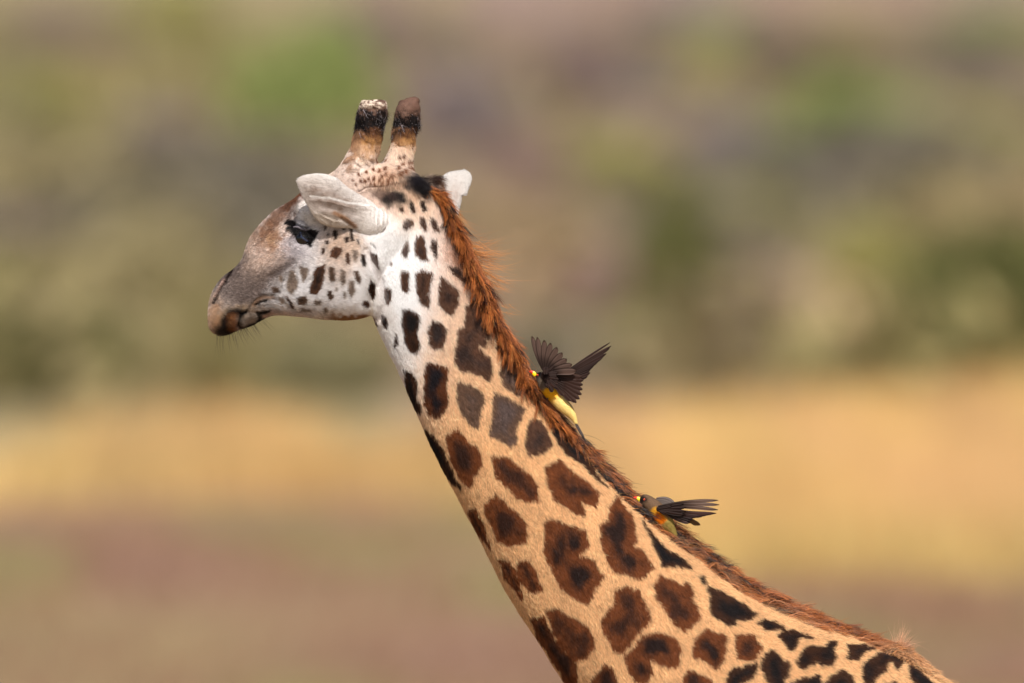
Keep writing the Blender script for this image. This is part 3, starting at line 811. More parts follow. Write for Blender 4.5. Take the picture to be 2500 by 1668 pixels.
def ell(px, py, y, rx, ry_, rz, k=20):
    th = np.linspace(0.05, math.pi - 0.05, 12); ph = np.linspace(0, 2 * math.pi, k, endpoint=False)
    R = np.array([[(wx(px) + rx * S * math.sin(t) * math.cos(p), y + ry_ * S * math.sin(t) * math.sin(p), wz(py) + rz * S * math.cos(t)) for p in ph] for t in th])
    return loft_rings(R[::-1])
parts += [ell(1003, 474, -0.035, 36, 34, 40), ell(1052, 470, 0.045, 32, 30, 38), ell(915, 440, 0.0, 100, 82, 40)]
def hornbase(cs, rs, y0, y1, sq):
    p3 = [(wx(x), y0 + (y1 - y0) * k / (len(cs) - 1), wz(y)) for k, (x, y) in enumerate(cs)]
    return tube(p3, np.array(rs) * S, 20, ry=np.array(rs) * S * np.array(sq), n_up=5)
parts.append(hornbase([(868, 500), (868, 455), (876, 414), (886, 378), (893, 352)], [95, 72, 48, 36, 30], -0.03, -0.05, [.7, .75, .9, .95, .9]))
parts.append(hornbase([(955, 500), (960, 455), (970, 412), (979, 378), (984, 352)], [84, 64, 42, 31, 26], 0.05, 0.07, [.7, .75, .9, .95, .9]))
def leg(xp, y0, top, hip, fore):
    a = [(wx(xp), y0, wz(top)), (wx(xp + hip), y0, wz(2750)), (wx(xp + fore), y0, wz(3150)), (wx(xp), y0, wz(3300)), (wx(xp - 10), y0, wz(3700)), (wx(xp - 15), y0, wz(3830)), (wx(xp - 35), y0, wz(3900)), (wx(xp - 40), y0, 0.004)]
    return tube(a, np.array([170, 120, 72, 66, 45, 46, 58, 66]) * S, 16, ry=np.array([90, 85, 60, 56, 40, 42, 50, 62]) * S)
for xp, y0, fore in ((1830, -0.2, 0), (1770, 0.2, 0), (3080, -0.2, 50), (3160, 0.2, 50)):
    parts.append(leg(xp, y0, 2350, 0, fore))
hV, hF = join(parts)
tmp = bpy.data.objects.new('tmp', mesh_arrays('tmp', hV, hF)); C.objects.link(tmp)
rm = tmp.modifiers.new('r', 'REMESH'); rm.mode = 'VOXEL'; rm.voxel_size = 0.0062; rm.use_smooth_shade = True
bpy.context.view_layer.update()
dg = bpy.context.evaluated_depsgraph_get()
hide = bpy.data.meshes.new_from_object(tmp.evaluated_get(dg))
bpy.data.objects.remove(tmp, do_unlink=True)
hide.name = 'body'

def laplace(m_or_V, E, it, w=0.5, mask=None):
    V = m_or_V; n = len(V)
    deg = np.bincount(E.ravel(), minlength=n).astype(float)[:, None]
    for _ in range(it):
        acc = np.zeros_like(V)
        for k in range(3):
            acc[:, k] = np.bincount(E[:, 0], V[E[:, 1], k], n) + np.bincount(E[:, 1], V[E[:, 0], k], n)
        d = acc / np.maximum(deg, 1) - V
        V = V + d * w * (1 if mask is None else mask[:, None])
    return V
def get_VE(m):
    V = np.empty(len(m.vertices) * 3); m.vertices.foreach_get('co', V)
    E = np.empty(len(m.edges) * 2, np.int32); m.edges.foreach_get('vertices', E)
    return V.reshape(-1, 3), E.reshape(-1, 2)
def get_N(m):
    N = np.empty(len(m.vertices) * 3); m.vertices.foreach_get('normal', N)
    return N.reshape(-1, 3)
V, E = get_VE(hide)
V = laplace(V, E, 9, 0.5)
V = laplace(V, E, 16, 0.5, mask=smoothstep(wz(540), wz(500), V[:, 2]) * smoothstep(wz(372), wz(395), V[:, 2]))
hide.vertices.foreach_set('co', V.ravel()); hide.update()
# finer head
bm = bmesh.new(); bm.from_mesh(hide)
zcut = wz(860)
ed = [e for e in bm.edges if e.verts[0].co.z > zcut and e.verts[1].co.z > zcut]
bmesh.ops.subdivide_edges(bm, edges=ed, cuts=1, use_grid_fill=True)
bm.to_mesh(hide); bm.free()
V, E = get_VE(hide)
V = laplace(V, E, 4, 0.5, mask=(V[:, 2] > zcut - 0.02).astype(float))
hide.vertices.foreach_set('co', V.ravel()); hide.update()
N = get_N(hide)

def coat_xy(V):
    """lateral coat coordinates (photograph pixels of the near side; the far side mirrors them)"""
    W = V.copy()
    far = W[:, 1] > 0
    hw = smoothstep(1080, 960, 1250 + W[:, 0] / S)* smoothstep(wz(900), wz(780), W[:, 2])
    W[far, 0] = W[far, 0] - 2 * HK * hw[far] * W[far, 1]
    W[:, 1] = -np.abs(W[:, 1])
    return to_px(W)
px, py = coat_xy(V)
amp = np.zeros(len(V))
for x, y, rx, ry, a_, mm in BUMPS:
    amp += gauss(px, py, x, y, rx, ry, a_) * mm
for pts, wd, c, s, dp in ST:
    if dp: amp += dp * smoothstep(wd * 1.6, wd * 0.2, seg_d(pts, px, py))
side = smoothstep(0.15, 0.6, np.abs(N[:, 1]))
amp *= side
# long muscles of the neck, slight
nk = smoothstep(700, 900, py)
ua = px * 0.84 - py * 0.54; va = px * 0.54 + py * 0.84
amp += nk * 9 * (vnoise(ua / 70 + 3, va / 330) - .5) + 2.2 * (vnoise(px / 30, py / 30 + 9) - .5)
V = V + N * (amp * 0.001)[:, None]
hide.vertices.foreach_set('co', V.ravel()); hide.update()
N = get_N(hide)
px, py = coat_xy(V)
set_cols(hide, coat(px, py) * 0.97)
for p in hide.polygons: pass
hide.polygons.foreach_set('use_smooth', np.ones(len(hide.polygons), bool))

gir = bpy.data.objects.new('giraffe', None); C.objects.link(gir)
gir.location = (0, 0, 0)
tag(gir, 'spotted giraffe with a white face and red brown mane, facing left', 'giraffe')
M_HIDE = mat_attr('hide', 0.75, 0.15, 0.0015, 260)
body = obj('body', hide, M_HIDE, gir)

def near_surface(px0, py0, rad=6):
    """y of the near side of the hide there"""
    k = (np.abs(px - px0) < rad) & (np.abs(py - py0) < rad) & (V[:, 1] < 0) & (N[:, 1] < 0.2)
    return float(V[k, 1].min()) if k.any() else -0.1

# ------------------------------------------------------------------ fur generator
def sample_mesh(m, density, seed):
    m.calc_loop_triangles()
    T = np.empty(len(m.loop_triangles) * 3, np.int32); m.loop_triangles.foreach_get('vertices', T); T = T.reshape(-1, 3)
    Vv, _ = get_VE(m); Nn = get_N(m)
    A, B, Cc = Vv[T[:, 0]], Vv[T[:, 1]], Vv[T[:, 2]]
    area = np.linalg.norm(np.cross(B - A, Cc - A), axis=1) / 2
    cen = (A + B + Cc) / 3
    nn = Nn[T[:, 0]] + Nn[T[:, 1]] + Nn[T[:, 2]]; nn /= np.linalg.norm(nn, axis=1)[:, None] + 1e-9
    wgt = area * density(cen, nn)
    r = np.random.default_rng(seed)
    n = r.poisson(wgt)
    idx = np.repeat(np.arange(len(T)), n)
    u, v = r.random(len(idx)), r.random(len(idx)); f = u + v > 1; u[f], v[f] = 1 - u[f], 1 - v[f]
    P_ = A[idx] * (1 - u - v)[:, None] + B[idx] * u[:, None] + Cc[idx] * v[:, None]
    return P_, nn[idx]

def make_curves(name, pts, radii, cols, mat, parent, kind=None):
    """pts (n,k,3) radii (n,k) cols (n,3)"""
    n, k, _ = pts.shape
    cu = bpy.data.hair_curves.new(name)
    cu.add_curves([k] * n)
    cu.attributes['position'].data.foreach_set('vector', pts.astype(np.float32).ravel())
    ra = cu.attributes.get('radius') or cu.attributes.new('radius', 'FLOAT', 'POINT')
    ra.data.foreach_set('value', radii.astype(np.float32).ravel())
    ca = cu.attributes.new('hcol', 'FLOAT_COLOR', 'CURVE')
    cc = np.ones((n, 4), np.float32); cc[:, :3] = cols
    ca.data.foreach_set('color', cc.ravel())
    o = obj(name, cu, mat, parent)
    if kind: o['kind'] = kind
    return o

def mat_hair(name, rough=0.45, spec=0.25, transl=0.2):
    m = mat_attr(name, rough, spec, attr='hcol', transl=transl)
    return m
M_FUR = mat_hair('fur', 0.55, 0.2, 0.25)
M_MANE = mat_hair('mane_hair', 0.38, 0.45, 0.2)

def fur(P_, Nn, D_, length, radius, cols, lift, jit, seed, k=3, curl=0.0):
    r = np.random.default_rng(seed)
    n = len(P_)
    D_ = D_ + r.normal(0, jit, (n, 3))
    t = D_ - Nn * (D_ * Nn).sum(1)[:, None]; t /= np.linalg.norm(t, axis=1)[:, None] + 1e-9
    d = t * np.cos(lift)[:, None] + Nn * np.sin(lift)[:, None]
    s = np.linspace(0, 1, k)
    pts = P_[:, None, :] + d[:, None, :] * (length[:, None] * s[None])[..., None] - Nn[:, None, :] * (length[:, None] * 0.5 * np.sin(lift)[:, None] * s[None] ** 2)[..., None]
    if curl:
        side = np.cross(t, Nn)
        pts = pts + side[:, None, :] * (length[:, None] * curl * r.normal(0, 1, (n, 1)) * s[None] ** 2)[..., None]
    pts[:, 0] -= Nn * 0.0008
    rad = radius[:, None] * (1 - 0.75 * s[None])
    return pts, rad

def flow(px_, py_):
    """direction in which the hair lies, world x and z"""
    n = len(px_)
    d = np.zeros((n, 3))
    h = smoothstep(920, 840, px_) * smoothstep(900, 800, py_)
    wob = (vnoise(px_ / 40, py_ / 40) - .5) * 1.2
    # neck: towards the shoulder
    ang_n = np.radians(-62 + 20 * smoothstep(1500, 2200, px_) - 20 * smoothstep(800, 560, py_)) + wob * .35
    ang_h = np.radians(8 - 30 * smoothstep(620, 520, px_)) + wob
    ang = ang_n * (1 - h) + ang_h * h
    d[:, 0] = np.cos(ang); d[:, 2] = np.sin(ang)
    return d

def dens(c, n):
    pxx, pyy = to_px(c)
    vis = (pxx > 430) & (pxx < 2560) & (pyy < 1720)
    near = smoothstep(0.35, -0.1, n[:, 1])
    base = np.where(pyy < 860, 330000, 210000)
    return np.where(vis, base * (0.12 + 0.88 * near), 0)
Pp, Nn = sample_mesh(hide, dens, 11)
qx, qy = coat_xy(Pp)
# keep the eye opening bare
eyeok = poly_sd(np.array(ZE([(420,720),(600,745),(780,800),(880,850),(800,960),(740,1040),(600,980),(450,860)])), qx, qy) < 0
Pp, Nn, qx, qy = Pp[eyeok], Nn[eyeok], qx[eyeok], qy[eyeok]
cols = coat(qx, qy)
hd = smoothstep(900, 800, qy) * smoothstep(1000, 880, qx)
ln = 0.017 * (1 - hd) + 0.009 * hd
tuft = gauss(qx, qy, 1010, 440, 34, 16, 30) + gauss(qx, qy, 1062, 436, 18, 14, 0)
ln = ln * (1 + 1.6 * np.clip(tuft, 0, 1))
lip = gauss(qx, qy, 540, 800, 40, 24, 0)
ln *= (1 + 0.5 * lip)
r0 = np.random.default_rng(5)
ln *= 0.7 + 0.6 * r0.random(len(qx))
rad = 0.00052 * (1 - hd) + 0.00038 * hd
val = np.clip(r0.normal(1.05, 0.28, len(qx)), 0.4, 1.9)[:, None]
val = 1.0 + (val - 1.0) * (1 - .75 * smoothstep(.45, .8, cols[:, 1:2]))
# pale ticking
tick = (r0.random(len(qx)) < 0.06)[:, None]
cols = np.where(tick, cols * 1.35 + 0.025, cols * val)
lift = np.radians(np.clip(r0.normal(17, 8, len(qx)), 3, 50)) + np.clip(tuft, 0, 1) * 0.5
pts, rr = fur(Pp, Nn, flow(qx, qy), ln, rad, cols, lift, 0.28, 12)
make_curves('fur', pts, rr, np.clip(cols, 0, 0.95), M_FUR, gir, 'stuff')
print('fur', len(pts))

# ------------------------------------------------------------------ horns
def horn(cs, rs, name, label, ybase, ytop, black, topc, seed, spots):
    cs = np.array(cs, float)
    ys = np.interp(cs[:, 1], [cs[-1, 1], cs[0, 1]], [ytop, ybase])
    pts3 = [(wx(c[0]), y, wz(c[1])) for c, y in zip(cs, ys)]
    Vh, Fh = tube(pts3, np.array(rs) * S, 28, ry=np.array(rs) * S * 0.95, n_up=8)
    q = Vh.copy()
    # knobbly
    d = 0.0055 * (vnoise(q[:, 0] * 70 + q[:, 1] * 50, q[:, 2] * 55 + q[:, 1] * 30) - .5) * 2
    Vh = Vh + np.stack([d, d, d * .3], 1)
    def hc(Pv):
        X, Y = to_px(Pv)
        j = (vnoise(X / 4 + Pv[:, 1] * 200, Y / 9) - .5) * 22 + (vnoise(X / 1.6, Y / 6 + 9) - .5) * 16
        y = Y + j
        c = np.tile(lin((232, 214, 202)), (len(X), 1))
        def mixc(c, col, m): return c * (1 - m[:, None]) + lin(col) * m[:, None]
        c = mixc(c, (200, 164, 134), smoothstep(408, 375, y))
        c = mixc(c, (166, 122, 74), smoothstep(376, 345, y))
        c = mixc(c, (110, 72, 46), smoothstep(356, 320, y))
        c = mixc(c, (96, 62, 44), .7 * smoothstep(.6, .8, vnoise(X / 3, Y / 7 + 3)))
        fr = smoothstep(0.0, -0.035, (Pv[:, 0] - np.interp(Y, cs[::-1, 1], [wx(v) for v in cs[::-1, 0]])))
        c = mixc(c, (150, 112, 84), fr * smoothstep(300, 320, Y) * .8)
        c = mixc(c, (24, 19, 20), smoothstep(black[1] + 8, black[1] - 10, y))
        c = mixc(c, (104, 78, 66), smoothstep(black[0] + 9, black[0] - 1, y))
        c = mixc(c, topc, smoothstep(black[0] - 3, black[0] - 14, y) * smoothstep(.2, .5, vnoise(X / 5, Y / 4 + 20)))
        return c
    m = mesh_arrays('horn', Vh, Fh, hc(Vh) * .9)
    o = obj('horn', m, M_HIDE, gir); o['label'] = label
    Pq, Nq = sample_mesh(m, lambda c, n: np.full(len(c), 420000.0) * (0.25 + .75 * smoothstep(.4, -.1, n[:, 1])), seed)
    X, Y = to_px(Pq)
    cc = hc(Pq)
    inpatch = np.zeros(len(X))
    r = np.random.default_rng(seed)
    # brown dots low on the horn
    sx = SD[np.clip(((Y - CY0) / CST).astype(int), 0, ch - 1), np.clip(((X - CX0) / CST).astype(int), 0, cw - 1)]
    dm = (smoothstep(-1, 1, sx + 2 * (r.random(len(X)) - .5)) * (Y > 372))[:, None]
    cc = cc * (1 - dm) + lin((112, 62, 34)) * dm
    ring_ = smoothstep(black[1] + 12, black[1] - 4, Y)
    top = smoothstep(black[0] + 2, black[0] - 10, Y)
    L = (0.016 + 0.014 * ring_) * (1 - 0.7 * top) * (0.6 + 0.7 * r.random(len(X)))
    dd = np.zeros((len(X), 3)); dd[:, 2] = 1.0; dd[:, 0] = 0.25 + .5 * (vnoise(X / 18, Y / 18) - .5)
    low = smoothstep(360, 410, Y)
    dd[:, 2] = 1 - 1.3 * low; dd[:, 0] += low * 0.9
    dd[:, 2] = np.where(ring_ > .5, -0.6, dd[:, 2]); 
    dd[:, 0] = np.where(ring_ > .5, 0.7 * (r.random(len(X)) - .3), dd[:, 0])
    cc = cc * np.clip(r.normal(1.0, 0.3, len(X)), 0.4, 1.9)[:, None]
    wh = (r.random(len(X)) < 0.07 * ring_ * (1 - top))[:, None]
    cc = np.where(wh, lin((170, 160, 165)), cc)
    lf = np.radians(np.clip(r.normal(20, 11, len(X)), 3, 60))
    pt, ra = fur(Pq, Nq, dd, L, np.full(len(X), 0.00052), cc, lf, 0.35, seed + 1, 4, 0.2)
    make_curves('horn_fur', pt, ra, np.clip(cc, 0, .95), M_FUR, o, 'stuff')
    return o
horn([(872, 440), (873, 428), (875, 412), (886, 378), (896, 340), (903, 305), (909, 278), (913, 256), (914, 247), (914, 243)], [20, 38, 42, 37, 35, 34, 34.5, 34, 27, 8],
     'horn', 'near horn with a worn pale top above its black hair ring', -0.045, -0.06, (266, 320), (222, 204, 186), 40, 0)
horn([(968, 436), (969, 426), (971, 412), (979, 378), (986, 340), (992, 305), (995, 280), (997, 260), (997, 246), (996, 241)], [18, 30, 35, 32, 30, 29.5, 30, 29.5, 22, 8],
     'horn', 'far horn with a brown knob above its black hair ring', 0.07, 0.075, (276, 320), (108, 80, 68), 50, 0)

# ------------------------------------------------------------------ ears
def ear(upper, lower, yc, bulge, label, seed, near=True):
    nu, nv = 90, 44
    U = resample(upper, nu); L = resample(lower, nu)
    u = np.linspace(0, 1, nu)[:, None]; v = np.linspace(0, 1, nv)[None, :]
    X = U[:, 0:1] * (1 - v) + L[:, 0:1] * v; Y = U[:, 1:2] * (1 - v) + L[:, 1:2] * v
    prof = np.sqrt(np.clip(1 - (2 * v - 1) ** 2, 0, 1))
    depth = np.interp(u[:, 0], np.linspace(0, 1, len(yc)), yc)[:, None] + 0 * v
    bl = np.interp(u[:, 0], np.linspace(0, 1, len(bulge)), bulge)[:, None]
    rel = np.zeros_like(X)
    if near:
        for pts, wd, mm in [(ZA([(280,570),(450,570),(620,600),(900,680),(1100,730),(1350,740)]), 2.6, 3.0), (ZA([(370,810),(460,815),(560,880),(680,940),(800,955)]), 1.8, 2.6),
                            (ZA([(820,900),(950,990),(1070,1090)]), 5, -6.0), (ZA([(450,760),(700,820),(900,930),(1060,1060)]), 6, 3.0), (ZA([(500,690),(800,760),(1100,830)]), 7, -3.0),
                            (ZA([(240,280),(420,290),(600,340)]), 2.0, -1.2)]:
            rel += mm * smoothstep(wd * 1.7, 0, seg_d(pts, X, Y))
        # wrinkles folded round the base
        rr_ = np.hypot(X - (720 + 1000 * .14), (Y - (400 + 900 * .14)) * 0.9)
        wr = np.sin(rr_ * 0.62 + 2.2 * vnoise(X / 14, Y / 14) * 2) * smoothstep(905, 940, X)
        rel += 2.6 * wr
        rel += 9 * gauss(X, Y, 945, 540, 36, 26, -30) + 5 * gauss(X, Y, 800, 470, 60, 14, 28)
    rel += 0.25 * (vnoise(X / 10, Y / 10) - .5) * 2
    Yf = depth - bl * prof - rel * 0.001 * np.minimum(prof * 2, 1)
    thick = 0.002 + 0.003 * prof
    th2 = 0.0015 * np.minimum(prof * 1.5, 1) + 0 * thick
    def w3(X, Y, D): return np.stack([wx(X), D, wz(Y) + D * TAN(PITCH)], -1)
    front = w3(X, Y, Yf); back = w3(X, Y, Yf + np.minimum(thick, 0.9 * thick) + th2)
    Vv = np.vstack([front.reshape(-1, 3), back.reshape(-1, 3)])
    i, j = np.meshgrid(np.arange(nu - 1), np.arange(nv - 1), indexing='ij'); a_ = (i * nv + j).ravel(); o_ = nu * nv
    F = [np.stack([a_, a_ + nv, a_ + nv + 1, a_ + 1], 1), np.stack([a_ + o_, a_ + 1 + o_, a_ + nv + 1 + o_, a_ + nv + o_], 1)]
    def rim(idx):
        idx = np.array(idx); p, q = idx[:-1], idx[1:]
        F.append(np.stack([p, q, q + o_, p + o_], 1))
    rim(np.arange(nu) * nv); rim(np.arange(nu)[::-1] * nv + nv - 1); rim(np.arange(nv)[::-1]); rim((nu - 1) * nv + np.arange(nv))
    F = np.vstack(F)
    if not near: pass
    def ec(Pv):
        x, y = to_px(Pv)
        c = np.tile(lin((226, 221, 217)), (len(x), 1))
        if near:
            gg = np.clip(1.3 * gauss(x, y, 800, 495, 80, 40, 28), 0, 1)[:, None] * .8  # grey inner shading of the ear, painted into its colour
            c = c * (1 - gg) + lin((176, 162, 154)) * gg
            mott = gauss(x, y, 790, 478, 50, 22, 28) + gauss(x, y, 850, 500, 60, 18, 25) + 0.6 * gauss(x, y, 810, 515, 50, 16, 20)
            mott = np.clip(mott, 0, 1) * (0.25 + .6 * smoothstep(.2, .85, vnoise(x / 13, y / 8)))
            c = c * (1 - .75 * mott[:, None]) + lin((132, 108, 92)) * .75 * mott[:, None]
            rr2 = np.hypot(x - 860, (y - 526) * .9); wl = smoothstep(.55, .95, np.sin(rr2 * 0.62 + 2.2 * vnoise(x / 14, y / 14) * 2 + 1.6)) * smoothstep(895, 930, x)
            c = c * (1 - .35 * wl[:, None]) + lin((176, 166, 164)) * .35 * wl[:, None]  # wrinkle shade painted as thin grey lines round the base
            lo = np.clip(gauss(x, y, 790, 538, 50, 14, 12) * 1.3, 0, 1)[:, None] * .5
            c = c * (1 - lo) + lin((196, 180, 162)) * lo
            fo = smoothstep(9, 1, seg_d(ZA([(700,860),(900,960),(1060,1090)]), x, y))[:, None] * .85  # shade in the lower fold, painted as a dark line
            c = c * (1 - fo) + lin((150, 110, 76)) * fo
            w_ = smoothstep(4, 1, seg_d(ZA([(280,570),(620,600),(900,680),(1300,730)]), x, y))[:, None] * .7
            c = c * (1 - w_) + lin((240, 238, 236)) * w_
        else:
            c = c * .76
            mott = gauss(x, y, 1110, 472, 20, 30, 0) * (0.4 + 0.6 * vnoise(x / 7, y / 7))
            c = c * (1 - .6 * mott[:, None]) + lin((170, 146, 134)) * .6 * mott[:, None]
        return c
    m = mesh_arrays('ear', Vv, F, ec(Vv) * .95)
    bmm = bmesh.new(); bmm.from_mesh(m); bmesh.ops.recalc_face_normals(bmm, faces=bmm.faces); bmm.to_mesh(m); bmm.free()
    o = obj('ear', m, M_HIDE, gir); o['label'] = label
    Pq, Nq = sample_mesh(m, lambda c, n: 430000.0 * (0.1 + .9 * smoothstep(.4, -.1, n[:, 1])), seed)
    x, y = to_px(Pq); cc = ec(Pq); r = np.random.default_rng(seed)
    dd = np.zeros((len(x), 3))
    if near: dd[:, 0] = -1; dd[:, 2] = 0.25 + .5 * (vnoise(x / 20, y / 20) - .5)
    else: dd[:, 0] = .35; dd[:, 2] = 1
    cc = cc * np.clip(r.normal(1.0, 0.18, len(x)), 0.5, 1.3)[:, None]
    L = 0.006 * (0.6 + .8 * r.random(len(x)))
    lf = np.radians(np.clip(r.normal(14, 7, len(x)), 3, 45))
    pt, ra = fur(Pq, Nq, dd, L, np.full(len(x), 0.0003), cc, lf, 0.25, seed + 1)
    make_curves('ear_fur', pt, ra, np.clip(cc, 0, .95), M_FUR, o, 'stuff')
    return o
ear(ZA([(58,235),(80,190),(150,155),(230,130),(400,115),(560,132),(740,200),(850,300),(960,390),(1110,490),(1250,560),(1400,620),(1550,700),(1680,770),(1790,880),(1815,930)]),
    ZA([(58,240),(90,360),(160,520),(220,640),(300,790),(380,900),(480,990),(620,1040),(800,1070),(950,1080),(1050,1130),(1150,1230),(1300,1320),(1480,1300),(1660,1190),(1790,1030),(1818,940)]),
    [-0.205, -0.195, -0.17, -0.14, -0.10, -0.07, -0.03], [0.002, 0.010, 0.022, 0.030, 0.046, 0.064, 0.045], 'near ear, white backed and folded forward over the cheek', 60, True)
ear(ZN([(905,114),(800,128),(690,150),(610,215),(600,270),(640,350),(665,480),(650,600),(690,700),(730,760)]),
    ZN([(905,116),(965,145),(1000,210),(988,290),(960,360),(935,430),(880,450),(862,540),(835,640),(800,765)]),
    [0.17, 0.16, 0.14, 0.12, 0.10], [0.003, 0.012, 0.018, 0.022, 0.02], 'far ear, white, sticking out behind the mane', 70, False)

# ------------------------------------------------------------------ eye, lashes, whiskers
ex, ey = 742, 578
ysf = near_surface(ex, ey, 8)
def sphere(c, r, ku=24, kv=16, sq=(1, 1, 1)):
    th = np.linspace(0.02, math.pi - 0.02, kv); ph = np.linspace(0, 2 * math.pi, ku, endpoint=False)
    R = np.array([[(c[0] + r * sq[0] * math.sin(t) * math.cos(p), c[1] + r * sq[1] * math.sin(t) * math.sin(p), c[2] + r * sq[2] * math.cos(t)) for p in ph] for t in th])
    return loft_rings(R[::-1])
EC = (wx(ex), ysf + 0.015, wz(ey) + (ysf) * TAN(PITCH))
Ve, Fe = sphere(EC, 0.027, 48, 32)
exx, eyy = to_px(Ve)
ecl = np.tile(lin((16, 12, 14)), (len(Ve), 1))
g = smoothstep(2.6, 0.8, seg_d(ZE([(575,850),(600,920),(660,980),(720,1010)]), exx, eyy))[:, None]  # sky reflection at the lower lid, painted on as a bluish crescent
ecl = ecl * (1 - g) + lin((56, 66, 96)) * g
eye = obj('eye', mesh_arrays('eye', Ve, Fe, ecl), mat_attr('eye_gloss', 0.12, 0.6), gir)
# upper lid: a fold of skin above the eyeball
lidp = ZE([(450,705),(520,700),(640,745),(760,785),(870,845)])
lid = tube([(wx(a_), ysf + 0.002 - 0.006 * math.sin(math.pi * k / 4), wz(b_) + ysf * TAN(PITCH)) for k, (a_, b_) in enumerate(lidp)], [0.002, 0.0040, 0.0046, 0.0036, 0.002], 10, n_up=6)
xq, yq = to_px(lid[0])
obj('eyelid', mesh_arrays('eyelid', *lid, np.tile(lin((96, 90, 96)), (len(lid[0]), 1))), M_HIDE, gir)
r = np.random.default_rng(9)
def strands(roots, dirs, L, radius, col, name, parent, bend, k=5, mat=None):
    n = len(roots); s = np.linspace(0, 1, k)
    pts = roots[:, None, :] + dirs[:, None, :] * (L[:, None] * s[None])[..., None] + bend[:, None, :] * (L[:, None] * s[None] ** 2)[..., None]
    rad = radius * (1 - .85 * s[None]) * np.ones((n, 1))
    return make_curves(name, pts, rad, col, mat or M_MANE, parent)
# lashes
n = 150
t = r.random(n)
lp = resample([(p[0], p[1] + 1.5) for p in lidp], 100)[(t * 99).astype(int)]
roots = np.stack([wx(lp[:, 0]), ysf - 0.004 - 0.008 * np.sin(np.pi * t) + 0 * t, wz(lp[:, 1]) + ysf * TAN(PITCH)], 1)
dirs = np.stack([-0.75 + 0.9 * t + r.normal(0, .12, n), -0.9 + r.normal(0, .1, n), -0.55 + r.normal(0, .12, n)], 1)
strands(roots, dirs, 0.012 + 0.012 * r.random(n), 0.0006, np.tile(lin((16, 12, 12)), (n, 1)), 'eyelashes', gir, np.stack([-0.2 + 0 * t, 0 * t, -0.35 + 0 * t], 1))
n = 120
roots = np.stack([wx(703 + 14 * r.random(n)), np.full(n, near_surface(712, 548)) + .002, wz(548 + 5 * r.random(n)) - .004], 1)
dirs = np.stack([-0.8 + r.normal(0, .15, n), -0.5 + r.normal(0, .1, n), 0.0 + r.normal(0, .15, n)], 1)
strands(roots, dirs, 0.006 + 0.008 * r.random(n), 0.0005, np.tile(lin((18, 14, 14)), (n, 1)), 'eyelashes', gir, np.stack([0 * dirs[:, 0], 0 * dirs[:, 0], -0.5 + 0 * dirs[:, 0]], 1))
# chin whiskers
wr_ = ZM([(240,1230),(560,1180),(620,1150),(700,1140),(760,1140),(830,1110),(900,1040),(950,980)])
n = 60
t = r.random(n); cp = resample(wr_, 100)[(t * 99).astype(int)]
roots = np.stack([wx(cp[:, 0]), r.normal(0, 0.025, n), wz(cp[:, 1]) + 0.006], 1)
roots[:, 1] = np.clip(roots[:, 1], -.04, .04)
dirs = np.stack([-0.15 + 0.65 * t + r.normal(0, .16, n), r.normal(-.1, .15, n), -1 + 0.55 * t], 1)
strands(roots, dirs, 0.03 + 0.055 * r.random(n), 0.00045, np.tile(lin((60, 48, 40)), (n, 1)), 'whiskers', gir, np.stack([0.1 + 0 * t, 0 * t, -.1 + 0 * t], 1))

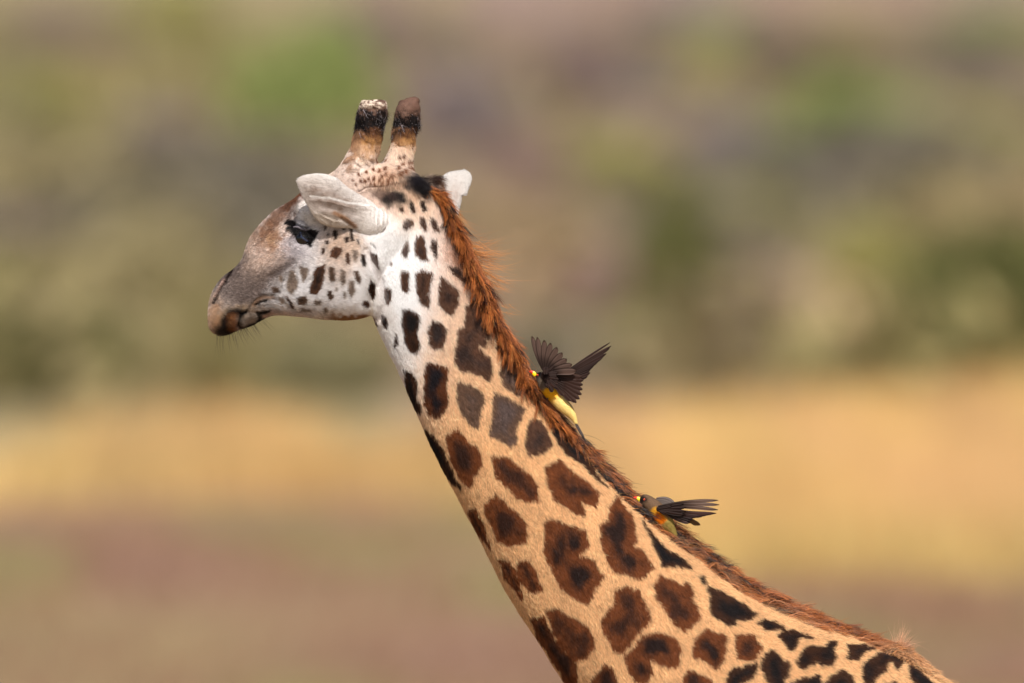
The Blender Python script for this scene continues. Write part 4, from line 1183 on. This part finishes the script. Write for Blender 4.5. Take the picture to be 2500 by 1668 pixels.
# ------------------------------------------------------------------ mane
back = np.array([(1052, 462), (1075, 482), (1098, 530), (1124, 590), (1152, 650), (1176, 708), (1205, 772), (1250, 852), (1296, 942), (1370, 1040), (1450, 1128), (1550, 1226), (1682, 1335), (1832, 1443), (1992, 1518), (2120, 1563), (2210, 1592), (2270, 1640), (2340, 1690)], float)
bk = resample(back, 600)
arc = np.linspace(0, 1, 600)
tg = np.gradient(bk, axis=0); tg /= np.linalg.norm(tg, axis=1)[:, None]          # towards the withers (px, y down)
nr = np.stack([tg[:, 1], -tg[:, 0]], 1)                                          # outward (right/up)
def mane(NC, HPC, seed, name='mane'):
    r = np.random.default_rng(seed)
    tc = r.random(NC) ** 1.12
    idx = (tc * 599).astype(int)
    Lb = np.interp(tc, [0, .04, .15, .3, .45, .6, .72, .8, .9, 1], [44, 58, 68, 56, 50, 60, 60, 48, 32, 22]) * S * (0.75 + .5 * r.random(NC))
    lat = np.clip(r.normal(-0.25, 0.6, NC), -1, 1)                                 # sideways place on the crest, -1 near side
    wcr = np.interp(tc, [0, .08, .4, .55, .8, 1], [0.028, 0.040, 0.045, 0.075, 0.085, 0.05])
    rcv = np.interp(tc, [0, .3, .55, .8, 1], [.12, .15, .2, .27, .33]); wnv = np.interp(tc, [0, .3, .55, .8, 1], [.105, .12, .145, .19, .25])
    bx, bz = wx(bk[idx, 0]), wz(bk[idx, 1])
    T3 = np.stack([tg[idx, 0], 0 * tc, -tg[idx, 1]], 1); N3 = np.stack([nr[idx, 0], 0 * tc, -nr[idx, 1]], 1); Y3 = np.array([0, 1.0, 0])
    root = np.stack([bx, lat * wcr, bz], 1) - N3 * (0.006 + rcv * (1 - np.sqrt(1 - (lat * wcr / wnv) ** 2)))[:, None]
    # upper mane hangs along the neck, lower mane stands up brushed back
    up = smoothstep(0.25, 0.5, tc)
    spread = r.normal(0, .16, (NC, 3))
    d0 = T3 * (0.42 - .1 * up)[:, None] + N3 * (0.55 + .3 * up)[:, None] + Y3[None] * (lat * (.35 - .8 * up))[:, None] + spread
    d1 = T3 * (0.95 + 0.05 * up)[:, None] - N3 * (0.20 + 0.0 * up)[:, None] + Y3[None] * (lat * (0.75 - .8 * up) - .08 - .25 * (1 - up))[:, None] + r.normal(0, .22, (NC, 3))
    d1 -= N3 * (r.random(NC) < 0.25)[:, None] * (lat < 0)[:, None] * 0.55        # locks that fall over the near side
    k = 7; s = np.linspace(0, 1, k)
    g_ = root[:, None, :] + Lb[:, None, None] * (d0[:, None, :] * (s - .5 * s ** 2)[None, :, None] + d1[:, None, :] * (.62 * s ** 2)[None, :, None])
    R = np.repeat(np.arange(NC), HPC); n = len(R)
    G = g_[R]
    off = r.normal(0, 1, (n, 3)) * 0.0052
    tip = r.normal(0, 1, (n, 3)) * 0.004
    fz = (r.random(n) < 0.07)[:, None] * r.normal(0, 1, (n, 3)) * 0.014
    cl = (1 - s) ** 0.8
    pts = G + off[:, None, :] * cl[None, :, None] + tip[:, None, :] * s[None, :, None] + fz[:, None, :] * (s ** 1.5)[None, :, None]
    lenm = (0.75 + .3 * r.random(n))
    pts = pts[:, :1] + (pts - pts[:, :1]) * lenm[:, None, None]
    ph = r.random(n) * 6.28
    wv = np.sin(s[None] * 7 + ph[:, None]) * 0.0016 * s[None]
    pts[:, :, 1] += wv; pts[:, :, 2] += wv * .6
    rad = 0.00068 * (1 - 0.75 * s[None] ** 1.5) * np.ones((n, 1))
    cA, cB, cD, cT = lin((180, 106, 52)), lin((122, 68, 36)), lin((44, 26, 20)), lin((214, 168, 122))
    cn = r.random(NC)[R]
    c = cA * (1 - cn)[:, None] + cB * cn[:, None]
    dk = (r.random(NC)[R] < np.interp(tc[R], [0, .35, .43, .65, .78, 1], [.16, .16, .5, .25, .08, 0])) & (lat[R] < 0.25)
    c = np.where(dk[:, None], cD, c)
    tr = (smoothstep(.5, .62, tc[R]) * smoothstep(.6, .95, np.abs(lat[R])) * .2)[:, None]
    c = c * (1 - tr) + cT * tr
    tl = smoothstep(.84, 1.0, tc[R])[:, None]
    c = c * (1 - tl) + cT * tl
    c = c * np.clip(r.normal(1.05, .42, n), .3, 2.3)[:, None]
    gl = (r.random(n) < .06)[:, None]
    c = np.where(gl, c * .6 + lin((220, 170, 100)) * .4, c)
    o = make_curves(name, pts, rad, np.clip(c, 0, .9), M_MANE, gir)
    o['kind'] = 'stuff'
    return o
mane(3600, 20, 21)
# loose tufts: wisps at the top bend and the pale tuft on the withers
def tuftf(base, dirp, bendp, L, n, col, name, seed, ysp=0.012, bsp=7):
    r = np.random.default_rng(seed)
    b = np.array(base)
    roots = np.stack([wx(b[0] + r.normal(0, bsp, n)), r.normal(-.005, ysp, n), wz(b[1] + r.normal(0, bsp * .7, n))], 1)
    d = np.stack([dirp[0] + r.normal(0, .24, n), r.normal(0, .16, n), -dirp[1] + r.normal(0, .24, n)], 1)
    be = np.tile(np.array([bendp[0], 0, -bendp[1]]), (n, 1)) + r.normal(0, .2, (n, 3))
    c = lin(col) * np.clip(r.normal(1, .25, n), .5, 1.6)[:, None]
    strands(roots, d, L * S * (.6 + .5 * r.random(n)), 0.0005, c, name, gir, be, 6)
for b_, d_, be_, L_, n_ in [((1140, 598), (.8, .55), (.35, -.45), 74, 60), ((1155, 622), (.85, .5), (.3, -.4), 66, 70), ((1172, 655), (.75, .6), (.3, -.35), 62, 60), ((1192, 688), (.6, .65), (.25, -.3), 50, 50),
                        ((1225, 760), (.7, .4), (.2, -.2), 34, 26), ((1100, 520), (.35, .95), (.1, 0), 74, 90)]:
    tuftf(b_, d_, be_, L_, n_, (196, 132, 72), 'mane_wisp', int(b_[0]), bsp=13)
tuftf((2190, 1590), (.2, -.75), (.12, -.25), 50, 120, (216, 168, 132), 'mane_wisp', 91, .01, 7)
tuftf((2205, 1580), (.6, -.35), (.2, .1), 38, 60, (206, 156, 122), 'mane_wisp', 92, .01, 8)
# tail, out of the frame
tl = tube([(wx(3335), 0, wz(2280)), (wx(3400), 0, wz(2500)), (wx(3400), 0, wz(2850)), (wx(3390), 0, wz(3150))], [0.03, 0.022, 0.016, 0.03], 10)
obj('tail', mesh_arrays('tail', *tl, np.tile(lin((90, 64, 44)), (len(tl[0]), 1))), M_HIDE, gir)

# ------------------------------------------------------------------ oxpeckers
M_FEATH = mat_attr('feather', 0.65, 0.2, attr='Col', transl=0.12)
M_PLUM = mat_attr('plumage', 0.8, 0.15, 0.0006, 900, attr='Col')
M_BEAK = mat_attr('beak', 0.35, 0.4)
M_BEYE = mat_attr('bird_eye', 0.15, 0.6)

def bird_body(T, pts, cfun, y0, name, parent, ysq=0.85):
    P3 = [(wx(T([(a_, b_)])[0][0]), y0 + dy, wz(T([(a_, b_)])[0][1])) for a_, b_, rr_, dy in pts]
    sc = abs(T([(1, 0)])[0][0] - T([(0, 0)])[0][0]) * S
    rs = np.array([p[2] for p in pts]) * sc
    Vb, Fb = tube(P3, rs, 28, ry=rs * ysq, n_up=8)
    c = cfun(Vb)
    m = mesh_arrays(name, Vb, Fb, c)
    o = obj(name, m, M_PLUM, parent)
    return o, m

def feather(root, tip, wd, y, T, col, edge, parent, curve=0.08, ty=0.0, name='feather', yr=None, dark=None, slot=0.0):
    """one flight feather: shaft and vane with a slight camber, real size at its own depth"""
    (x0, y0_), (x1, y1_) = T([root])[0], T([tip])[0]
    sc = abs(T([(1, 0)])[0][0] - T([(0, 0)])[0][0])
    wd = wd * sc
    L = math.hypot(x1 - x0, y1_ - y0_); ux, uy = (x1 - x0) / L, (y1_ - y0_) / L; vx, vy = -uy, ux
    n = 12; k = 7
    s = np.linspace(0, 1, n); q = np.linspace(-1, 1, k)
    wprof = wd * (0.38 + 0.62 * np.sin(np.pi * np.clip(s, 0, 1) ** 0.9 * 0.62) ** .8) * np.where(s > .72, np.sqrt(np.clip(1 - ((s - .72) / .285) ** 2, 0, 1)), 1)
    cv = curve * L * np.sin(np.pi * s) * 1.0
    lead = 0.62                              # the leading vane is narrower
    off = np.where(q > 0, q, q * lead)
    X = x0 + ux * L * s[:, None] + vx * (cv[:, None] + wprof[:, None] * off[None] * .5)
    Y = y0_ + uy * L * s[:, None] + vy * (cv[:, None] + wprof[:, None] * off[None] * .5)
    Dp = y + ty * s[:, None] - 0.0014 * (1 - np.abs(q))[None] + 0.0012 * q[None]
    shaft = np.array([0, 0, 0.0, 1, 0, 0, 0])
    Dp = Dp - 0.0006 * shaft[None]
    fr = np.stack([wx(X), Dp + 0 * X, wz(Y)], -1); bk_ = fr.copy(); bk_[..., 1] += 0.0005
    Vv = np.vstack([fr.reshape(-1, 3), bk_.reshape(-1, 3)])
    i, j = np.meshgrid(np.arange(n - 1), np.arange(k - 1), indexing='ij'); a_ = (i * k + j).ravel(); o_ = n * k
    F = [np.stack([a_, a_ + k, a_ + k + 1, a_ + 1], 1), np.stack([a_ + o_, a_ + 1 + o_, a_ + k + 1 + o_, a_ + k + o_], 1)]
    for idx in (np.arange(n) * k, np.arange(n)[::-1] * k + k - 1, np.arange(k)[::-1], (n - 1) * k + np.arange(k)):
        p, qq = idx[:-1], idx[1:]; F.append(np.stack([p, qq, qq + o_, p + o_], 1))
    c = np.tile(lin(col), (n * k, 1)).reshape(n, k, 3)
    e_ = np.zeros((n, k)); e_[:, 0] = 1; e_[:, 1] = .5
    e_ = e_ * .9
    c = c * (1 - e_[..., None]) + lin(edge) * e_[..., None]
    c[:, 3] = c[:, 3] * .5 + lin((60, 44, 40)) * .5
    if dark is not None:
        f_ = smoothstep(dark, dark - .35, s)[:, None, None] * .85
        c = c * (1 - f_) + lin((30, 17, 13)) * f_
    c = np.vstack([c.reshape(-1, 3)] * 2)
    m = mesh_arrays(name, Vv, np.vstack(F), c)
    return obj(name, m, M_FEATH, parent)

def plume(m, parent, seed, L, dirv, cfun, dens_=500000, name='down'):
    Pq, Nq = sample_mesh(m, lambda c, n: np.full(len(c), float(dens_)), seed)
    r = np.random.default_rng(seed)
    cc = cfun(Pq) * np.clip(r.normal(1, .15, len(Pq)), .6, 1.5)[:, None]
    dd = np.tile(np.array(dirv, float), (len(Pq), 1))
    pt, ra = fur(Pq, Nq, dd, L * (.6 + .7 * r.random(len(Pq))), np.full(len(Pq), .0003), cc, np.radians(np.clip(r.normal(12, 6, len(Pq)), 2, 40)), .25, seed)
    make_curves(name, pt, ra, np.clip(cc, 0, .95), M_FUR, parent, 'stuff')

def beak(tipp, basep, T, y0, thick, parent):
    (x0, y0_), (x1, y1_) = T([tipp])[0], T([basep])[0]
    sc = abs(T([(1, 0)])[0][0] - T([(0, 0)])[0][0]) * S
    n = 9
    s = np.linspace(0, 1, n)
    pts = [(wx(x0 + (x1 - x0) * t_), y0, wz(y0_ + (y1_ - y0_) * t_ - 2.0 * math.sin(math.pi * t_) * 0.9)) for t_ in s]
    rs = thick * sc * np.array([.12, .34, .5, .64, .78, .9, 1.0, 1.08, 1.0])
    Vb, Fb = tube(pts, rs, 14, ry=rs * .62, n_up=2)
    xx, yy = to_px(Vb)
    t_ = ((xx - x0) * (x1 - x0) + (yy - y0_) * (y1_ - y0_)) / ((x1 - x0) ** 2 + (y1_ - y0_) ** 2)
    k = smoothstep(.45, .62, t_)[:, None]
    c = lin((214, 44, 26)) * (1 - k) + lin((244, 212, 28)) * k
    return obj('beak', mesh_arrays('beak', Vb, Fb, c), M_BEAK, parent)

def bird_eye(p, T, y, rr_, parent):
    (x0, y0_) = T([p])[0]; sc = abs(T([(1, 0)])[0][0] - T([(0, 0)])[0][0]) * S
    Vb, Fb = sphere((wx(x0), y, wz(y0_)), rr_ * sc, 20, 16)
    d = np.hypot(Vb[:, 0] - wx(x0), Vb[:, 2] - wz(y0_)) / (rr_ * sc)
    k = smoothstep(.42, .52, d)[:, None]; c = lin((40, 8, 8)) * (1 - k) + lin((232, 88, 50)) * k
    return obj('eye', mesh_arrays('eye', Vb, Fb, c), M_BEYE, parent)

def foot(p, T, y, dirp, parent):
    (x0, y0_) = T([p])[0]
    a_ = np.array([wx(x0), y, wz(y0_)]); ps = []
    d = np.array([dirp[0], 0, -dirp[1]])
    e_ = a_ + d * .02
    ps.append(tube([a_, (a_ + e_) / 2 + np.array([0, -.001, 0]), e_], [.0018, .0013, .0013], 7))
    for q in (-.9, -.2, .5):
        ps.append(tube([e_, e_ + np.array([-.007, q * .006, .004]), e_ + np.array([-.012, q * .008, -.002])], [.0013, .001, .0004], 6))
    Vb, Fb = join(ps)
    return obj('leg', mesh_arrays('leg', Vb, Fb, np.tile(lin((50, 46, 48)), (len(Vb), 1))), M_BEAK, parent)

# --- bird one: wings thrown up
def ZB(p): return [(1250 + x * 0.20408, 780 + y * 0.20408) for x, y in p]
b1 = bpy.data.objects.new('oxpecker', None); C.objects.link(b1)
tag(b1, 'yellow billed oxpecker clinging to the mane with both wings raised and fanned', 'bird', 'oxpeckers riding on the giraffe')
YB1 = -0.060
def c1(Pv):
    x, y = to_px(Pv); X = (x - 1250) / .20408; Y = (y - 780) / .20408
    a_ = ((X - 300) * .62 + (Y - 640) * .78)             # along the body
    c = np.tile(lin((112, 98, 84)), (len(X), 1))
    def mx(c, col, m): return c * (1 - m[:, None]) + lin(col) * m[:, None]
    c = mx(c, (84, 76, 74), smoothstep(90, 40, a_))
    j = 20 * (vnoise(X / 20, Y / 20) - .5)
    c = mx(c, (238, 178, 30), smoothstep(180, 235, a_ + j))
    c = mx(c, (240, 214, 140), smoothstep(330, 430, a_ + j))
    bkk = (X - 300) * .78 - (Y - 640) * .62              # across, positive towards the back
    c = mx(c, (120, 100, 80), smoothstep(58, 84, bkk + j * .5) * smoothstep(200, 240, a_))
    c = mx(c, (30, 24, 26), gauss(X, Y, 306, 662, 26, 30, 0))
    return c
o1, m1 = bird_body(ZB, [(296, 640, 14, 0), (306, 652, 34, 0), (332, 674, 48, 0), (352, 730, 52, 0), (392, 800, 62, 0), (450, 862, 74, 0), (520, 930, 80, 0), (592, 1004, 80, 0), (660, 1070, 70, 0), (712, 1130, 50, 0), (745, 1185, 30, 0), (765, 1235, 18, 0)], c1, YB1, 'body', b1)
plume(m1, o1, 31, .006, (.55, -.1, -.8), c1)
beak((205, 614), (288, 660), ZB, YB1, 30, b1)
bird_eye((306, 658), ZB, YB1 - 0.0080, 14, b1)
bird_eye((306, 658), ZB, YB1 + 0.0080, 14, b1)
for (rt, tp, wd) in [((740, 1180), (880, 1445), 34), ((750, 1190), (868, 1410), 30), ((735, 1190), (845, 1395), 28)]:
    feather(rt, tp, wd, YB1 + 0.004 * (wd - 30) / 4, ZB, (82, 74, 72), (112, 102, 98), b1, .01, name='tail_feather')
foot((430, 930), ZB, YB1 - 0.012, (-.45, .9), b1); foot((470, 960), ZB, YB1 + 0.012, (-.5, .9), b1)
nw = bpy.data.objects.new('wing', None); C.objects.link(nw); nw.parent = b1; nw['label'] = 'near wing, fanned upright'
fw = bpy.data.objects.new('wing', None); C.objects.link(fw); fw.parent = b1; fw['label'] = 'far wing, pointing up and back'
prim = [((378, 610), (236, 188), 74), ((385, 606), (298, 200), 82), ((392, 604), (382, 234), 88), ((400, 604), (458, 268), 92), ((410, 604), (534, 318), 96), ((418, 606), (598, 384), 100), ((424, 610), (652, 458), 104), ((430, 616), (716, 522), 106), ((436, 624), (764, 596), 108)]
for i, (rt, tp, wd) in enumerate(prim):
    feather(rt, tp, wd, YB1 - 0.034 - 0.0016 * i, ZB, (84, 65, 57), (30, 19, 16), nw, -.035, ty=-.01, dark=0.62)
sec = [((450, 640), (838, 680), 100), ((458, 652), (850, 718), 100), ((466, 664), (846, 770), 98), ((476, 680), (842, 826), 96), ((486, 696), (832, 886), 94), ((496, 712), (808, 940), 92), ((506, 728), (770, 984), 90), ((512, 744), (706, 966), 84), ((500, 740), (620, 900), 80)]
for i, (rt, tp, wd) in enumerate(sec):
    feather(rt, tp, wd, YB1 - 0.036 + 0.0018 * i, ZB, (50, 31, 25), (86, 64, 55), nw, -.02, ty=-.004, dark=.6)
cov = []
rc = random.Random(4)
for (a_, b_, l_, an) in [(400, 610, 90, -70), (420, 600, 100, -40), (430, 640, 120, -15), (440, 660, 130, 5), (450, 680, 140, 20), (455, 700, 130, 35), (430, 700, 120, 55), (420, 730, 110, 60), (410, 760, 90, 62), (400, 640, 90, -90), (470, 740, 110, 50), (440, 780, 90, 48)]:
    for q in range(3):
        an2 = math.radians(an + rc.uniform(-10, 10)); l2 = l_ * rc.uniform(.5, 1)
        x0, y0_ = a_ + rc.uniform(-14, 14), b_ + rc.uniform(-14, 14)
        cov.append(((x0, y0_), (x0 + l2 * math.cos(an2), y0_ + l2 * math.sin(an2))))
for i, (rt, tp) in enumerate(cov):
    feather(rt, tp, 58, YB1 - 0.052 - 0.0004 * i, ZB, (34, 20, 17) if i % 3 else (56, 34, 28), (54, 38, 32), nw, .02, name='covert')
Vs_, Fs_ = sphere((0, 0, 0), 1.0, 28, 20)
an_ = math.radians(-50)
Q = Vs_ * np.array([108, 1, 66]) * .20408 * S
Vs_ = np.stack([Q[:, 0] * math.cos(an_) - Q[:, 2] * math.sin(an_), Vs_[:, 1] * .012, Q[:, 0] * math.sin(an_) + Q[:, 2] * math.cos(an_)], 1) + np.array([wx(1250 + 440 * .20408), YB1 - .042, wz(780 + 690 * .20408)])
ms_ = mesh_arrays('wing_shoulder', Vs_, Fs_, np.tile(lin((40, 25, 21)), (len(Vs_), 1)))
os_ = obj('wing_shoulder', ms_, M_PLUM, nw)
plume(ms_, os_, 37, .009, (.7, -.1, -.5), lambda Pv: np.tile(lin((44, 27, 22)), (len(Pv), 1)), 600000)
fp = [((730, 560), (1172, 276), 16), ((735, 565), (1186, 318), 34), ((740, 575), (1166, 348), 42), ((745, 585), (1128, 410), 50), ((750, 595), (1088, 452), 52), ((755, 605), (1034, 500), 54), ((760, 615), (978, 554), 54), ((765, 625), (938, 600), 54), ((770, 640), (934, 640), 54), ((775, 650), (905, 680), 54), ((770, 650), (872, 706), 50)]
for i, (rt, tp, wd) in enumerate(fp):
    rt = (rt[0] - 130, rt[1] + 90)
    feather(rt, tp, wd + 14, YB1 + 0.03 + 0.0018 * i, ZB, (48, 30, 25), (86, 66, 58), fw, -.01, ty=.03, dark=.45)

# --- bird two: wings swept back level
def ZC(p): return [(1520 + x * 0.11915, 1160 + y * 0.11912) for x, y in p]
b2 = bpy.data.objects.new('oxpecker', None); C.objects.link(b2)
tag(b2, 'yellow billed oxpecker lower on the mane, wings swept back level over its orange belly', 'bird', 'oxpeckers riding on the giraffe')
YB2 = -0.046
def c2(Pv):
    x, y = to_px(Pv); X = (x - 1520) / .11915; Y = (y - 1160) / .11912
    c = np.tile(lin((112, 88, 68)), (len(X), 1))
    def mx(c, col, m): return c * (1 - m[:, None]) + lin(col) * m[:, None]
    a_ = (X - 560) * .66 + (Y - 640) * .75; bkk = (X - 560) * .75 - (Y - 640) * .66
    j = 40 * (vnoise(X / 30, Y / 30) - .5)
    c = mx(c, (206, 150, 44), smoothstep(40, 110, a_ + j) * smoothstep(120, 60, bkk + j))
    c = mx(c, (216, 120, 20), smoothstep(150, 230, a_ + j) * smoothstep(90, 40, bkk + j))
    c = mx(c, (150, 130, 70), smoothstep(400, 470, a_ + j))
    c = mx(c, (34, 24, 24), np.clip(1.4 * gauss(X, Y, 395, 490, 62, 70, 0), 0, 1))
    c = mx(c, (30, 20, 18), np.clip(1.2 * gauss(X, Y, 450, 500, 55, 45, 0), 0, 1))
    return c
o2, m2 = bird_body(ZC, [(350, 470, 30, 0), (380, 480, 74, 0), (450, 500, 118, 0), (530, 560, 140, 0), (620, 640, 160, 0), (720, 745, 175, 0), (805, 850, 178, 0), (880, 960, 165, 0), (950, 1060, 130, 0), (1010, 1150, 90, 0), (1080, 1260, 50, 0)], c2, YB2, 'body', b2)
plume(m2, o2, 33, .006, (.6, -.1, -.75), c2)
beak((205, 455), (368, 510), ZC, YB2, 52, b2)
bird_eye((447, 490), ZC, YB2 - 0.0125, 26, b2); bird_eye((447, 490), ZC, YB2 + 0.0125, 26, b2)
foot((720, 900), ZC, YB2 - 0.012, (-.4, .9), b2); foot((800, 960), ZC, YB2 + 0.012, (-.4, .9), b2)
nw2 = bpy.data.objects.new('wing', None); C.objects.link(nw2); nw2.parent = b2; nw2['label'] = 'near wing, dark, stretched back'
fw2 = bpy.data.objects.new('wing', None); C.objects.link(fw2); fw2.parent = b2; fw2['label'] = 'far wing, its grey shoulder showing above the back'
pr2 = [((720, 620), (1952, 494), 90, (112, 92, 82)), ((730, 630), (1974, 586), 100, (112, 92, 82)), ((740, 640), (1946, 690), 100, (104, 84, 74)), ((760, 650), (1912, 762), 100, (70, 48, 44)),
       ((780, 660), (1800, 790), 100, (54, 36, 34)), ((790, 670), (1700, 812), 100, (50, 32, 32)), ((800, 680), (1620, 836), 100, (48, 30, 30)), ((800, 690), (1530, 846), 100, (44, 28, 28)), ((740, 690), (1470, 858), 110, (26, 18, 20)), ((730, 700), (1430, 900), 110, (22, 16, 18)), ((740, 720), (1380, 935), 110, (22, 16, 18)), ((760, 730), (1350, 975), 110, (70, 56, 54)), ]
for i, (rt, tp, wd, cc_) in enumerate(pr2):
    feather(rt, tp, wd, YB2 - 0.030 + 0.0016 * i, ZC, cc_, (56, 38, 32), nw2, (-.03 if i < 4 else -.01) * (1 if i < 8 else -1) * (-1 if i < 3 else 1) * -1, ty=-.008, dark=.72 if i < 4 else .4)
for i, (rt, tp, wd) in enumerate([((690, 650), (1250, 570), 70), ((690, 670), (1300, 640), 90), ((690, 690), (1300, 720), 100), ((700, 700), (1250, 790), 100), ((700, 680), (1000, 620), 80), ((700, 660), (1000, 590), 60), ((690, 690), (900, 760), 70), ((680, 670), (860, 790), 40)]):
    feather(rt, tp, wd, YB2 - 0.034 - 0.001 * i, ZC, (32, 19, 16), (50, 32, 27), nw2, .0, name='covert')
feather((1280, 820), (1590, 1016), 110, YB2 + 0.012, ZC, (112, 86, 56), (90, 70, 60), b2, .02, name='tail_feather')
feather((1270, 830), (1540, 1020), 100, YB2 + 0.014, ZC, (100, 76, 50), (80, 66, 60), b2, .02, name='tail_feather')
feather((1000, 800), (1440, 960), 120, YB2 + 0.016, ZC, (80, 62, 48), (80, 66, 60), b2, .0, name='tail_feather')
for i, (rt, tp, wd) in enumerate([((690, 470), (1090, 600), 110), ((660, 500), (1050, 620), 120), ((640, 520), (1000, 640), 130)]):
    feather(rt, tp, wd, YB2 + 0.020 + 0.002 * i, ZC, (124, 112, 106), (96, 84, 80), fw2, -.14 + .03 * i, name='covert')
print('done')
